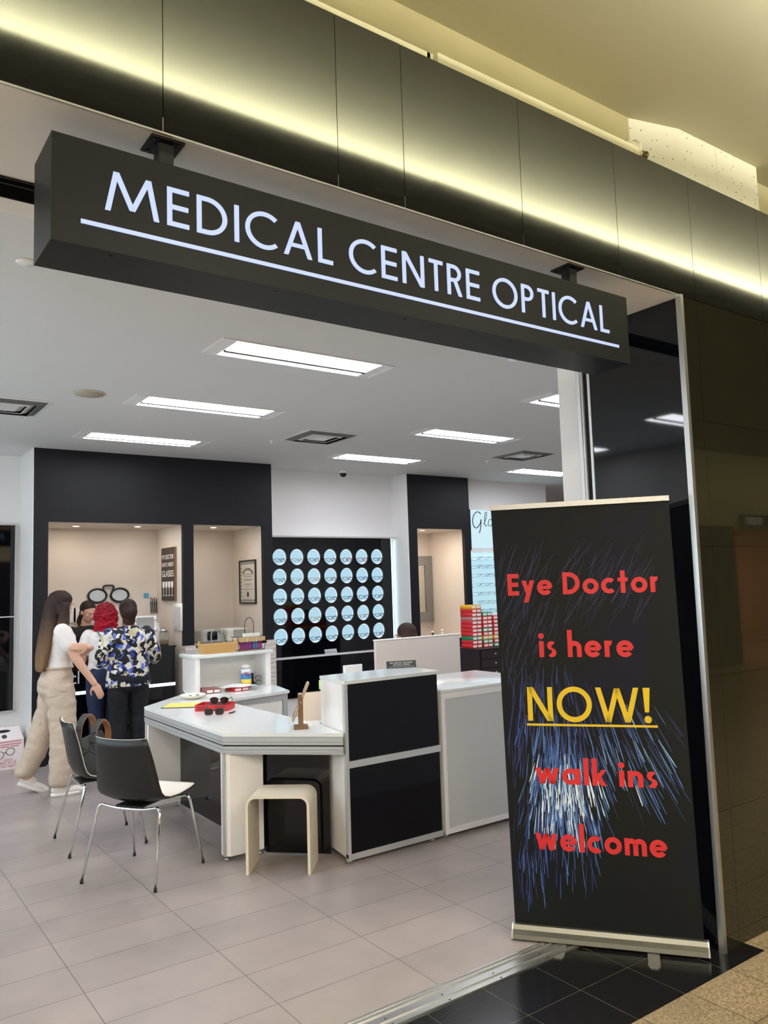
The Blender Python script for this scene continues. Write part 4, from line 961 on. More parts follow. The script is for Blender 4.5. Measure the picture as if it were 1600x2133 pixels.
o = pp_.obj('paper_sheet', WHITEP, None, (3.03, 6.53, DZ + .006), (0, 0, R(-6))); tag(o, 'loose white paper draped over the red box by the wipes tub', 'paper')
wt = thing('wipes_tub', 'tall blue and white disinfecting wipes tub with yellow band', 'tub', (3.17, 6.66, DZ + .0005))
MB().lathe([(.044, 0), (.046, .004), (.046, .165), (.042, .170)], n=28).obj('tub_body', mat('tub_blue', (62, 132, 200), .35), wt)
MB().lathe([(.0465, .012), (.0465, .075)], n=28).obj('lower_band', mat('tub_yellow', (240, 214, 84), .4), wt)
MB().lathe([(.0462, .125), (.0464, .165)], n=28).obj('white_band', mat('tub_white', (236, 238, 238), .4), wt)
MB().lathe([(.043, .168), (.043, .19), (.040, .196), (.02, .198), (.02, .203)], n=28).obj('lid', mat('tub_lid', (222, 220, 208), .4), wt)
lg = MB()
for k in range(10):
    pass
lg.ell((0, 0, 0), (.028, .003, .014), 16, 8, rot=Matrix.Rotation(R(12), 3, 'Y')); lg.obj('logo_oval', mat('logo_red', (196, 40, 54), .4), wt, (-.014, -.045, .122), (0, 0, R(-18)))
ti = MB().ell((0, 0, 0), (.023, .003, .009), 16, 8, rot=Matrix.Rotation(R(12), 3, 'Y')); ti.obj('logo_centre', mat('logo_navy', (30, 46, 120), .4), wt, (-.0145, -.0468, .122), (0, 0, R(-18)))
text('logo_text', 'CLOROX', .010, WHITEP, wt, (-.0150, -.0502, .1185), (R(90), 0, R(-18)), .0003, 'CENTER')
for k, (dx, dz) in enumerate(((0, 0), (.0, .045))):
    eyeglasses('small black eyeglasses, %s pair folded behind the wipes tub' % ['lower', 'upper'][k], 'soft', (20, 20, 22), (3.275, 6.70 + .005 * k, DZ + .026 + dz), (0, 0, R(-8)), None)
bkx = thing('stand_rack', 'small black rack holding spare frames behind the wipes tub', 'rack', (3.30, 6.86, DZ + .0005))
f = MB(); f.box(-.04, .04, 0, .01, 0, .10); f.box(-.05, .05, -.015, .03, 0, .008); f.obj('rack_body', BLK, bkx)
# wooden box and wire caddy on top of the hutch
wb = thing('wooden_tray_box', 'light wooden tray box on top of the white shelf unit', 'box', (2.93, 6.73, 1.0905))
f = MB(); W_, T_ = .155, .18
for a, b in (((-.155, -.06), (-.178, -.072)),): pass
def slope_side(x0, y0, x1, y1, X0, Y0_, X1, Y1_, h, th):
    pass
f.add([(-.15, -.055, 0), (.15, -.055, 0), (.15, .055, 0), (-.15, .055, 0), (-.172, -.068, .085), (.172, -.068, .085), (.172, .068, .085), (-.172, .068, .085),
       (-.144, -.049, .008), (.144, -.049, .008), (.144, .049, .008), (-.144, .049, .008), (-.164, -.060, .085), (.164, -.060, .085), (.164, .060, .085), (-.164, .060, .085)],
      [(3, 2, 1, 0), (0, 1, 5, 4), (1, 2, 6, 5), (2, 3, 7, 6), (3, 0, 4, 7), (8, 9, 10, 11), (9, 8, 12, 13), (10, 9, 13, 14), (11, 10, 14, 15), (8, 11, 15, 12), (4, 5, 13, 12), (5, 6, 14, 13), (6, 7, 15, 14), (7, 4, 12, 15)])
f.obj('tray_body', WOOD, wb)
for sx in (-1, 1): MB().add([(sx * .166, -.03, .07), (sx * .166, .03, .07), (sx * .176, .022, .112), (sx * .176, -.022, .112), (sx * .174, -.03, .07), (sx * .174, .03, .07), (sx * .184, .022, .112), (sx * .184, -.022, .112)], [(0, 1, 2, 3), (7, 6, 5, 4), (0, 4, 5, 1), (1, 5, 6, 2), (2, 6, 7, 3), (3, 7, 4, 0)]).obj('end_tab', WOOD, wb)
wc = thing('wire_caddy', 'dark wire caddy with a tall loop handle full of small purple bottles', 'caddy', (3.25, 6.75, 1.0905))
WR = mat('dark_wire', (50, 38, 32), .4, metal=.6); f = MB()
for z, a, b in ((.012, .125, .05), (.07, .135, .056), (.125, .145, .062)): f.tube([(-a, -b, z), (a, -b, z), (a, b, z), (-a, b, z)], .0025, 6, closed=True)
for sx in (-1, 1):
    for sy in (-1, 1): f.tube([(sx * .125, sy * .05, .0), (sx * .145, sy * .062, .125), (sx * .155, sy * .066, .135)], .0025, 6)
for x in (-.06, 0, .06):
    f.tube([(x, -.05, .012), (x, -.062, .125)], .002, 6)
f.obj('wire_frame', WR, wc)
MB().tube(bez([(-.045, 0, .10), (-.045, 0, .22), (-.035, 0, .275), (0, 0, .30), (.035, 0, .275), (.045, 0, .22), (.045, 0, .10)]), .003, 6).obj('loop_handle', WR, wc)
MB().box(-.118, .118, -.045, .045, .006, .012).obj('caddy_floor', WOOD, wc)
for k, x in enumerate((-.09, 0, .09)): MB().box(x - .04, x + .04, -.064, -.060, .085, .125).obj('kraft_label', mat('kraft', (196, 164, 116), .7), wc)
MB().box(-.05, .10, -.02, .035, .10, .155).obj('white_cloths', WHITEP, wc)
bcol = [(150, 50, 140), (170, 40, 120), (120, 60, 160), (60, 130, 190), (190, 60, 130)]
for k in range(10):
    x = -.102 + k * .0227; rgb = bcol[[0, 1, 0, 2, 1, 0, 3, 3, 4, 0][k]]
    b = MB().lathe([(.0095, 0), (.010, .003), (.010, .060), (.005, .066), (.005, .072)], n=12).obj('spray_bottle', mat('bottle_%d_%d_%d' % rgb, rgb, .2, coat=.4), None, (3.25 + x, 6.75 - .032, 1.103))
    MB().lathe([(.0058, .066), (.0058, .082)], n=10).obj('cap', WHITEP, b)
    tag(b, 'small %s spray bottle, %s from the left in the wire caddy' % (['purple', 'magenta', 'purple', 'violet', 'magenta', 'purple', 'blue', 'blue', 'pink', 'purple'][k], ['first', 'second', 'third', 'fourth', 'fifth', 'sixth', 'seventh', 'eighth', 'ninth', 'tenth'][k]), 'bottle', 'spray bottles in the wire caddy')
# tilting wooden table mirror
tm = thing('table_mirror', 'wooden framed tilting table mirror seen edge-on at the desk corner', 'mirror', (2.50, 4.47, D), R(-27))
MB().box(-.045, .045, -.06, .06, 0, .014).obj('base', WALNUT, tm)
for yy in (-.048, .048): MB().prism([(-.014, 0), (.014, 0), (.014, .012), (-.014, .012)], .014, .20).xf(Matrix.Translation((0, yy - .006, 0))).obj('upright', WALNUT, tm)
MB().tube([(0, -.06, .165), (0, .06, .165)], .005, 10).obj('pivot_pin', SILVER, tm)
Mm = Matrix.Translation((0, 0, .165)) @ Matrix.Rotation(R(24), 4, 'Y')
MB().bbox(-.007, .007, -.04, .04, -.13, .13, .006, 2).xf(Mm).obj('mirror_frame', mat('pale_oak', (188, 160, 132), .5, var=(20, .1)), tm)
MB().box(-.0085, -.0072, -.034, .034, -.12, .12).xf(Mm).obj('mirror_glass', MIRROR, tm)
# board and violet display stand behind the desk corner
lo = thing('writing_table', 'low white work surface behind the desk corner', 'table', (0, 0, 0))
MB().box(2.74, 3.34, 4.56, 5.25, .68, .70).obj('table_top', WTOP, lo)
for x in (2.76, 3.30):
    for y in (4.60, 5.20): MB().box(x, x + .03, y, y + .03, 0, .68).obj('leg', ALUW, lo)
bo = thing('picture_board', 'cream board with thin black frame leaning behind the wooden mirror', 'board', (2.95, 5.02, .7005), R(-10))
Mq = Matrix.Rotation(R(-14), 4, 'X')
MB().box(-.13, .13, 0, .006, 0, .20).xf(Mq).obj('board_face', mat('cream_board', (238, 218, 196), .6), bo)
f = MB(); f.box(-.133, .133, -.002, .008, .20, .205); f.box(-.135, -.13, -.002, .008, 0, .205); f.box(.13, .135, -.002, .008, 0, .205); f.xf(Mq).obj('frame', BLK, bo)
vi = thing('nose_display_stand', 'small violet plastic eyeglass stand beside the cream board', 'stand', (3.0, 4.86, .7005), R(20))
VI = mat('violet_plastic', (92, 84, 150), .3, coat=.3)
MB().tube(bez([(-.03, 0, .02), (-.05, 0, .09), (-.02, 0, .13), (.03, 0, .12), (.02, 0, .07), (-.01, 0, .04), (.04, 0, .015)]), .010, 10).obj('loop', VI, vi)
MB().ell((0, 0, .012), (.055, .03, .012)).obj('foot_plate', VI, vi)
o = MB().ell((0, 0, .014), (.05, .028, .014)).obj('blue_dish', mat('blue_cloth', (120, 160, 200), .6), None, (2.885, 4.80, .7005)); tag(o, 'small pale blue folded cloth in front of the violet stand', 'cloth')
o = box('sticky_note', mat('sticky_green', (200, 226, 120), .6), 2.683, 2.684, 4.505, 4.545, .985, 1.045); tag(o, 'yellow-green sticky note on the back edge of the tall counter', 'note')
# divider, seated person's chair is built with the people; flat-file cabinet with the stacks of boxes
dv = thing('desk_divider', 'pale privacy divider panel standing behind the tall counter', 'partition', (0, 0, 0))
MB().bbox(4.07, 5.06, 5.88, 5.915, .02, 1.15, .004, 2).obj('panel', mat('divider_white', (214, 204, 196), .5), dv)
MB().bbox(4.065, 5.065, 5.875, 5.92, 1.15, 1.165, .003, 1).obj('top_edge', WGLOSS, dv)
for x in (4.12, 5.0): MB().box(x - .02, x + .02, 5.78, 6.0, 0, .02).obj('foot', SILVER, dv)
o = MB().bbox(3.62, 3.80, 5.70, 5.73, .0, .985, .004, 2).obj('low_screen', WGLOSS, None); tag(o, 'low white screen edge just showing behind the tall counter, left of the divider', 'partition')
fc = thing('drawer_cabinet', 'dark flat-file drawer cabinet under the stacks of red and green boxes', 'cabinet', (0, 0, 0))
EB = mat('dark_ebony', (34, 24, 28), .4, var=(20, .2))
MB().box(5.787, 6.62, 6.41, 6.78, 0, .925).obj('body', EB, fc); MB().box(5.78, 6.63, 6.395, 6.79, .925, .935).obj('cabinet_top', EB, fc)
for k in range(9):
    dr = MB().box(5.80, 6.61, 6.392, 6.41, .045 + k * .098, .045 + k * .098 + .09).obj('drawer', EB, fc)
    for x in (6.0, 6.42): MB().ell((x, 6.385, .09 + k * .098), (.009, .009, .009), 10, 8).obj('knob', mat('pale_knob', (220, 200, 160), .3, metal=.5), dr)
nm = ['topmost', 'second', 'third', 'fourth', 'fifth', 'sixth', 'seventh', 'eighth', 'ninth', 'tenth', 'eleventh']
cn = {CR: 'red', CG: 'green', CY: 'yellow', CP: 'pinkish grey'}
for sx_i, (x, cols) in enumerate(((5.872, [CY, CR, CR, CP, CR, CR, CR, CR, CG, CR, CR]), (6.030, [CG, CR, CR, CR, CG, CR, CY, CG, CR]), (6.188, [CR, CR, CR, CR, CR, CY, CR, CG]), (6.346, [CR, CG, CR, CR, CY, CR, CR]))):
    n = len(cols)
    for k, c in enumerate(cols):
        eyewear_box('%s eyewear box, %s from the top of the %s stack on the dark cabinet' % (cn[c], nm[k] if k else 'first', ['leftmost', 'second', 'third', 'fourth'][sx_i]), x + random.uniform(-.002, .002), 6.62, .9355 + (n - 1 - k) * .0425, .142, .19, .0422, c, R(random.uniform(-1.2, 1.2)), 'stacked eyewear boxes')
o = MB().bbox(5.70 - .0, 5.79, 6.44, 6.66, .96, .972, .004, 2).obj('open_carton_lid', mat('carton_lid', (196, 150, 150), .5), None); 
bpy.data.objects.remove(o)

# ================================================================= FAR NICHES
MR = thing('wall_mirror', 'grey framed rectangular mirror in the niche of the dark pillar', 'mirror', (0, 0, 0))
FRG = mat('pewter_frame', (142, 142, 138), .35, metal=.4)
f = MB(); y0, y1 = 9.15, 9.198
f.box(6.92, 7.30, y0, y1, 2.0, 2.06) if False else None
f2 = MB()
for a in ((6.94, 7.395, 1.92, 2.06), (6.94, 7.395, 1.10, 1.24), (6.94, 7.06, 1.24, 1.92), (7.27, 7.395, 1.24, 1.92)): f2.box(a[0], a[1], y0, y1, a[2], a[3])
f2.obj('frame', FRG, MR); MB().box(7.06, 7.27, y0 + .02, y1, 1.24, 1.92).obj('glass', MIRROR, MR)
for k, (x, lab) in enumerate(((6.93, 'left'), (7.10, 'right'))):
    t = thing('figurine', 'tiny white and dark ornament on the niche sill of the dark pillar, %s one' % lab, 'ornament', (x, 8.62, .9005))
    MB().lathe([(.03, 0), (.03, .012), (.012, .018), (.010, .05), (.018, .06), (.006, .075)], n=14).obj('stem', BLK if k == 0 else WGLOSS, t)
    MB().ell((0, 0, .10 if k else .085), (.02, .014, .02 if k else .012)).obj('head', mat('ornament_white', (240, 238, 230), .4), t)
tag(MB().box(6.56, 6.57, 8.42, 8.43, 0, .001).obj('x', WALL), 'x y z w', 'x'); bpy.data.objects.remove(bpy.data.objects['x'])
# certificate on the right wall of the narrow niche
ce = thing('framed_certificate', 'black framed certificate with ornate border on the side wall of the narrow niche', 'certificate', (4.215, 8.757, 1.742), R(-90))
f = MB(); w2, h2 = .225, .263
f.box(-w2, w2, -.018, 0, h2 - .018, h2); f.box(-w2, w2, -.018, 0, -h2, -h2 + .018); f.box(-w2, -w2 + .018, -.018, 0, -h2 + .018, h2 - .018); f.box(w2 - .018, w2, -.018, 0, -h2 + .018, h2 - .018)
f.obj('frame', DARKFRAME, ce); MB().box(-w2 + .018, w2 - .018, -.006, -.001, -h2 + .018, h2 - .018).obj('sheet', mat('certificate_paper', (206, 202, 188), .6), ce)
GI = mat('grey_print', (110, 112, 108), .6); DI = mat('dark_print', (40, 40, 42), .6)
f = MB()
for k in range(9):
    for zz in (-.222, .222): f.ell((-.18 + k * .045, -.007, zz), (.015, .001, .014), 10, 6)
for k in range(9):
    for xx in (-.184,): f.ell((xx, -.007, -.17 + k * .042), (.014, .001, .014), 10, 6)
f.obj('ornate_border', GI, ce)
f = MB()
for k in range(11):
    a = R(150 - 12 * k); f.ell((.15 * math.cos(a), -.0075, .055 + .10 * math.sin(a)), (.010, .001, .017), 8, 6, rot=Matrix.Rotation(-(a - PI / 2), 3, 'Y'))
f.obj('arched_script', DI, ce)
for k in range(7): MB().ell((-.09 + k * .03, -.0075, .025), (.011, .001, .008), 8, 6).obj('script_word', GI, ce)
for zz, ww in ((.06, .09), (.085, .12), (-.03, .10), (-.055, .06), (-.09, .12)): MB().box(-ww, ww, -.0072, -.0062, zz, zz + .006).obj('printed_line', GI, ce)
MB().ell((.0, -.0075, -.15), (.026, .0015, .034), 16, 8).obj('seal', DI, ce)
# wooden slogan sign on the right wall of the wide niche (faces -X)
ws = thing('slogan_sign', 'tall dark plank sign MY DOCTOR SAYS I NEED GLASSES with four white wine glasses', 'sign', (3.239, 8.755, 1.853), R(-90))
f = MB()
for k in range(4): f.box(-.205 + k * .1027, -.205 + k * .1027 + .1015, -.025, 0, -.30, .30)
f.obj('planks', mat('dark_plank', (62, 54, 48), .7, var=(18, .3)), ws); MB().box(.2055, .2085, -.025, 0, -.30, .30).obj('raw_edge', WALNUT, ws)
for i, (s_, zz, sz) in enumerate((('MY DOCTOR', .17, .072), ('SAYS I NEED', .085, .066), ('GLASSES', -.03, .10))):
    o = text('slogan_text', s_, sz, WHITEP, ws, (0, -.0262, zz), (R(90), 0, 0), .0005, 'CENTER'); w_ = o.dimensions.x; o.scale = (.36 / max(w_, .01), 1.0, 1)
for k in range(4):
    x = -.135 + k * .09; f = MB()
    f.prism([(-.032, .0), (.032, .0), (.036, -.03), (.030, -.062), (.005, -.075), (.003, -.15), (.026, -.156), (.026, -.162), (-.026, -.162), (-.026, -.156), (-.003, -.15), (-.005, -.075), (-.030, -.062), (-.036, -.03)], .0, .001)
    f.xf(Matrix.Rotation(R(90), 4, 'X')).obj('wine_glass_print', WHITEP, ws, (x, -.0255, -.085))
    MB().prism([(-.024, -.006), (.024, -.006), (.027, -.03), (.022, -.036), (-.022, -.036), (-.027, -.03)], 0, .0006).xf(Matrix.Rotation(R(90), 4, 'X')).obj('glass_inside', mat('dark_plank', (62, 54, 48)), ws, (x, -.0265, -.085)) if False else None
qr = thing('scan_card_frame', 'small white frame holding a blank card beneath the plank sign', 'frame', (3.239, 8.50, 1.37), R(-90))
MB().bbox(-.13, .13, -.012, 0, -.15, .15, .004, 1).obj('frame', WGLOSS, qr); MB().box(-.09, .09, -.0135, -.012, -.10, .11).obj('card', mat('grey_card', (206, 204, 202), .6), qr)
# spectacle shaped mirror on the niche back wall
gm = thing('spectacle_mirror', 'large black wall mirror shaped like a pair of round spectacles', 'mirror', (2.677, 9.198, 1.632), R(0))
for s in (-1, 1):
    o_ = [(s * .125 + .10 * math.cos(2 * PI * k / 32), -.02, .075 * math.sin(2 * PI * k / 32)) for k in range(32)]
    MB().tube(o_, .0125, 10, closed=True).obj('rim', BLK, gm)
    MB().lathe([(1, 0), (1, .004)], n=32, axis='y', smooth=False).xf(Matrix.Diagonal((.094, 1, .069, 1))).obj('mirror_glass', MIRROR, gm, (s * .125, -.018, 0))
MB().tube(bez([(-.045, -.02, .04), (-.06, -.02, .07), (-.055, -.02, .105), (-.02, -.02, .112), (.03, -.02, .112), (.055, -.02, .10), (.05, -.02, .07), (.035, -.02, .04)]), .010, 10).obj('bridge', BLK, gm)
o = box('sticky_note', mat('sticky_blue', (82, 160, 190), .7), 3.085, 3.145, 9.194, 9.198, 1.59, 1.645); tag(o, 'blue sticky note on the back wall of the niche above the tools', 'note')
tl = thing('tool_rack', 'small wall rack of dark optician pliers in the niche corner', 'rack', (3.205, 9.198, 1.55))
MB().box(-.05, .05, -.03, 0, -.02, -.008).obj('rail', SILVER, tl)
for k in range(5): MB().tube([(-.045 + k * .022, -.03, .03 if k % 2 else .045), (-.045 + k * .022, -.032, -.05), (-.040 + k * .022, -.032, -.14)], .0055, 8).obj('plier', BLK, tl)
for k, (x, z, a) in enumerate(((2.275, 1.43, -6), (2.345, 1.42, 3))):
    o = box('wall_notice', WHITEP, x - .045, x + .045, 9.193, 9.198, z - .085, z + .085); tag(o, 'white paper notice pinned behind the clerk, %s one' % ['left', 'right'][k], 'paper')
# black reception counter in the wide niche
rc = thing('black_counter', 'glossy black counter with a glowing white strip under the women in the niche', 'counter', (0, 0, 0))
MB().box(1.85, 3.165, 8.42, 8.85, 0, 1.05).obj('body', BLACKG, rc); MB().box(1.845, 3.175, 8.41, 8.86, 1.05, 1.07).obj('counter_top', BLACKG, rc)
MB().box(1.85, 3.165, 8.412, 8.42, .645, .675).obj('light_strip', mat('strip_light', (255, 255, 255), .4, emit=(236, 246, 255), strength=3.0), rc)
o = text('lettering', 'cl', .185, mat('white_letters', (225, 225, 222), .4), rc, (2.07, 8.4195, .755), (R(90), 0, 0), .004); o.scale = (.85, 1, 1)
vm = thing('vanity_mirror', 'white vanity mirror with round bulbs standing on the black counter', 'mirror', (2.93, 8.66, 1.0705), R(-6))
Mv = Matrix.Rotation(R(-8), 4, 'X'); f = MB(); f.box(-.125, .125, 0, .015, .012, .33); f.xf(Mv).obj('frame', WGLOSS, vm)
MB().box(-.095, .095, -.002, 0, .04, .31).xf(Mv).obj('glass', MIRROR, vm); MB().bbox(-.10, .10, -.05, .06, 0, .012, .003, 1).obj('base', WGLOSS, vm)
for sx in (-1, 1):
    for z in (.05, .17, .29): MB().ell(tuple(Mv @ Vector((sx * .11, -.012, z))), (.014, .014, .014), 12, 8).obj('bulb', WGLOSS, vm)
jr = thing('glass_jar', 'glass jar with grey lid and tan contents at the end of the black counter', 'jar', (3.11, 8.60, 1.0705))
MB().lathe([(.045, 0), (.052, .01), (.052, .13), (.045, .145)], n=24).obj('jar_body', mat('jar_glass', (225, 228, 224), .05, alpha=.85), jr); MB().lathe([(.045, .003), (.047, .01), (.047, .05), (.02, .06)], n=20).obj('contents', mat('tan_contents', (180, 146, 84), .6, bump=(80, .6)), jr)
MB().lathe([(.047, .145), (.047, .165), (.02, .17), (.012, .185)], n=24).obj('lid', SILVER, jr)
o = MB().lathe([(.045, 0), (.04, .02), (.022, .18), (.012, .22), (.014, .235)], n=20).obj('white_cone_lamp', WGLOSS, None, (3.10, 8.76, 1.0705)); tag(o, 'white cone shaped lamp behind the glass jar on the black counter', 'lamp')
# grey machines in the narrow niche
for k, (x, lab) in enumerate(((3.64, 'darker lens edging machine with a grey arch, left, in the narrow niche'), (3.95, 'pale ribbed lens machine, right, in the narrow niche'))):
    t = thing('lens_machine', lab, 'machine', (x, 8.62, 1.0605))
    HM = mat('machine_grey', (168, 166, 158), .5) if k == 0 else mat('machine_cream', (206, 202, 190), .5)
    MB().bbox(-.135, .135, -.13, .16, 0, .15, .035, 4).obj('housing', HM, t)
    if k == 0:
        MB().bbox(-.07, .05, -.145, -.12, .03, .13, .012, 3).obj('dark_window', BLACKG, t)
        MB().tube(bez([(-.03, -.15, .0), (-.03, -.15, .10), (0, -.15, .145), (.08, -.14, .14), (.12, -.13, .06), (.13, -.13, 0)]), .008, 8).obj('arch', HM, t)
    else:
        for q_ in range(7): MB().box(-.06, .11, -.134, -.128, .055 + q_ * .012, .060 + q_ * .012).obj('rib', mat('rib_grey', (150, 148, 140), .5), t)
# left black glass display and recycling box
tv = thing('black_wall_display', 'tall black glass wall display with a thin silver line at the left edge', 'display', (0, 0, 0))
MB().box(-1.1, 1.636, 8.90, 8.95, .50, 2.39).obj('glass', BLACKG, tv); MB().box(-1.2, 1.64, 8.885, 8.90, 1.44, 1.452).obj('silver_line', ALUW, tv)
f = MB(); f.box(1.636, 1.642, 8.90, 8.95, .49, 2.40); f.box(-1.2, 1.642, 8.90, 8.95, 2.39, 2.40); f.box(-1.2, 1.642, 8.90, 8.95, .49, .50); f.obj('edge_trim', ALUW, tv)
rb = thing('recycling_box', 'white and pink cardboard box for recycled eyeglasses with a slot in its lid', 'box', (1.49, 8.46, 0), R(3))
CW = mat('white_carton', (232, 222, 222), .6); PK = mat('pink_print', (196, 84, 104), .6)
MB().prism([(-.17, 0), (.17, 0), (.17, .24), (.17, .24), (-.17, .24)][:4] if False else [(-.17, 0), (.17, 0), (.17, .26), (-.17, .26)], 0, .275).obj('carton', CW, rb)
MB().add([(-.17, 0, .275), (.17, 0, .275), (.17, .26, .275), (-.17, .26, .275), (-.15, .12, .385), (.15, .12, .385), (.15, .20, .385), (-.15, .20, .385)], [(0, 1, 5, 4), (1, 2, 6, 5), (2, 3, 7, 6), (3, 0, 4, 7), (4, 5, 6, 7), (3, 2, 1, 0)]).obj('sloped_lid', CW, rb)
Ml = Matrix.Translation((0, .06, .331)) @ Matrix.Rotation(R(42.5), 4, 'X')
MB().ell((0, .03, .001), (.065, .018, .002), 20, 6).xf(Ml).obj('slot', BLKS, rb); MB().lathe([(.024, 0), (.024, .0015)], (.0, -.035, .0), 20).xf(Ml).obj('round_emblem', mat('emblem_grey', (70, 66, 74), .6), rb)
MB().box(.174, .178, .01, .25, 0, .27).obj('maroon_side', mat('maroon_card', (92, 50, 66), .6), rb)
for zz in (.255, .232): MB().box(-.15, .15, -.001, 0, zz, zz + .007).obj('pink_line', PK, rb)
for sx in (-1, 1): MB().tube([(sx * .048 + .038 * math.cos(2 * PI * k / 20), -.001, .155 + .034 * math.sin(2 * PI * k / 20) + sx * .012) for k in range(20)], .003, 6, closed=True).obj('spectacle_print', DI, rb)
MB().tube([(-.012, -.001, .155), (0, -.001, .165), (.012, -.001, .16)], .003, 6).obj('spectacle_print', DI, rb)
for i, (s_, zz) in enumerate((('Lions', .082), ('RECYCLE', .052), ('For Sight', .022))): text('printed_text', s_, .036, PK, rb, (.03, -.0012, zz), (R(90), 0, 0), .0003, 'CENTER')
for k in range(3): MB().box(-.13 + k * .09, -.055 + k * .09, -.001, 0, .212, .220).obj('pink_line', PK, rb)
struct(box('baseboard_back', WGLOSS, -1.7, 1.70, 8.935, 8.95, 0, .10)); struct(box('baseboard_recess', WGLOSS, 4.345, 6.35, 8.675, 8.69, 0, .10))
# ================================================================= THINGS ACROSS THE CORRIDOR (they show in the polished pillar)
so = thing('studio_sign', 'dark sign board reading STUDIO on the wall across the corridor', 'sign', (14.9, -3.99, 2.66), R(180))
MB().box(-.9, .75, -.05, 0, -.12, .12).obj('board', mat('sign_board_dark', (52, 50, 42), .5), so)
text('lettering', 'STUDIO', .20, mat('sign_letters_grey', (170, 166, 140), .4, emit=(200, 196, 170), strength=.7), so, (.05, -.052, -.07), (R(90), 0, 0), .004, 'LEFT').scale = (.8, 1, 1)
for k in range(7):
    x = 14.5 + (k % 4) * 1.1; z = 2.05 - (k // 4) * .75
    t = thing('wall_picture', 'small framed picture number %s on the far shop wall across the corridor' % ['one', 'two', 'three', 'four', 'five', 'six', 'seven'][k], 'picture', (x, -6.49, z), R(180), 'pictures in the shop across')
    MB().box(-.3, .3, -.03, 0, -.25, .25).obj('frame', DARKFRAME, t); MB().box(-.26, .26, -.034, -.03, -.21, .21).obj('print', mat('warm_print_%d' % (k % 3), [(200, 170, 140), (220, 200, 170), (150, 110, 90)][k % 3], .6), t)
o = box('shop_ceiling_lamp', mat('warm_lamp', (255, 220, 180), .4, emit=(255, 206, 160), strength=22), 14.2, 20.0, -4.42, -4.2, 2.57, 2.595); tag(o, 'warm lamp panel in the shop across the corridor', 'ceiling light')

# ================================================================= PEOPLE
def bake(mb, name, mats, parent, voxel=.007, smooth=6, bump=None, label=None, push=None):
    """one continuous closed surface from overlapping closed shapes"""
    me = mb.mesh(name, mats); o = bpy.data.objects.new(name, me); col.objects.link(o)
    r = o.modifiers.new('r', 'REMESH'); r.mode = 'VOXEL'; r.voxel_size = voxel; r.use_smooth_shade = True
    if smooth: s = o.modifiers.new('s', 'SMOOTH'); s.iterations = smooth; s.factor = .5
    dg = bpy.context.evaluated_depsgraph_get(); m2 = bpy.data.meshes.new_from_object(o.evaluated_get(dg))
    bpy.data.objects.remove(o); bpy.data.meshes.remove(me)
    if push:
        for v in m2.vertices: v.co += v.normal * push(v.co)
    m2.name = name
    for p in m2.polygons: p.use_smooth = True
    if not m2.materials: m2.materials.append(mats if not isinstance(mats, list) else mats[0])
    o = bpy.data.objects.new(name, m2); col.objects.link(o); o.parent = parent
    if label: o['label'] = label
    return o
def torso(mb, rg):
    return mb.rings([(x, y, z, rx * (.93 if rx > .1 else 1), ry * (.93 if rx > .1 else 1)) for x, y, z, rx, ry in rg])
def limb(mb, pts, rads, n=14):
    """rounded limb through joints, radii in between interpolated smoothly"""
    P = bez([tuple(p) + (r,) for p, r in zip(pts, rads)])
    mb.tube([p[:3] for p in P], 0, n, rads=[max(p[3], .003) for p in P])
    for p, r in ((pts[0], rads[0]), (pts[-1], rads[-1])): mb.ell(p, (r, r, r), n, 8)
    return mb
def hand(mb, wrist, direction, palm_n, size=.17, curl=.5, side=1):
    """palm, four bent fingers of unequal length and a thumb leaving the side of the palm"""
    d = Vector(direction).normalized(); n = Vector(palm_n); n = (n - d * n.dot(d)).normalized(); s = d.cross(n) * side
    w0 = Vector(wrist); rot = Matrix((s, d, n)).transposed()
    mb.ell(tuple(w0 + d * size * .28), (size * .22, size * .30, size * .085), 14, 10, rot=rot)
    for k, (off, ln) in enumerate(((-.145, .40), (-.048, .46), (.048, .43), (.14, .34))):
        b = w0 + d * size * .50 + s * off * size; p = [b - d * .02]; a = 0; cur = b
        for seg, fr_ in enumerate((.42, .32, .26)):
            a += curl * (.35 + .3 * seg); dd = d * math.cos(a) + n * math.sin(a); p.append(cur); cur = cur + dd * ln * size * fr_
        p.append(cur); mb.tube([tuple(q_) for q_ in p], 0, 8, rads=[.0095, .0092, .0085, .0078, .0062][:len(p)])
        mb.ell(tuple(cur), (.0062,) * 3, 8, 6)
    b = w0 + d * size * .14 - s * size * .16
    p = [b, b + (d * .5 - s * .75 + n * .3) * size * .16, b + (d * .8 - s * .75 + n * .5) * size * .27, b + (d * 1.05 - s * .55 + n * .6) * size * .36]
    mb.tube([tuple(q_) for q_ in p], 0, 8, rads=[.012, .0105, .009, .007]); mb.ell(tuple(p[-1]), (.007,) * 3, 8, 6)
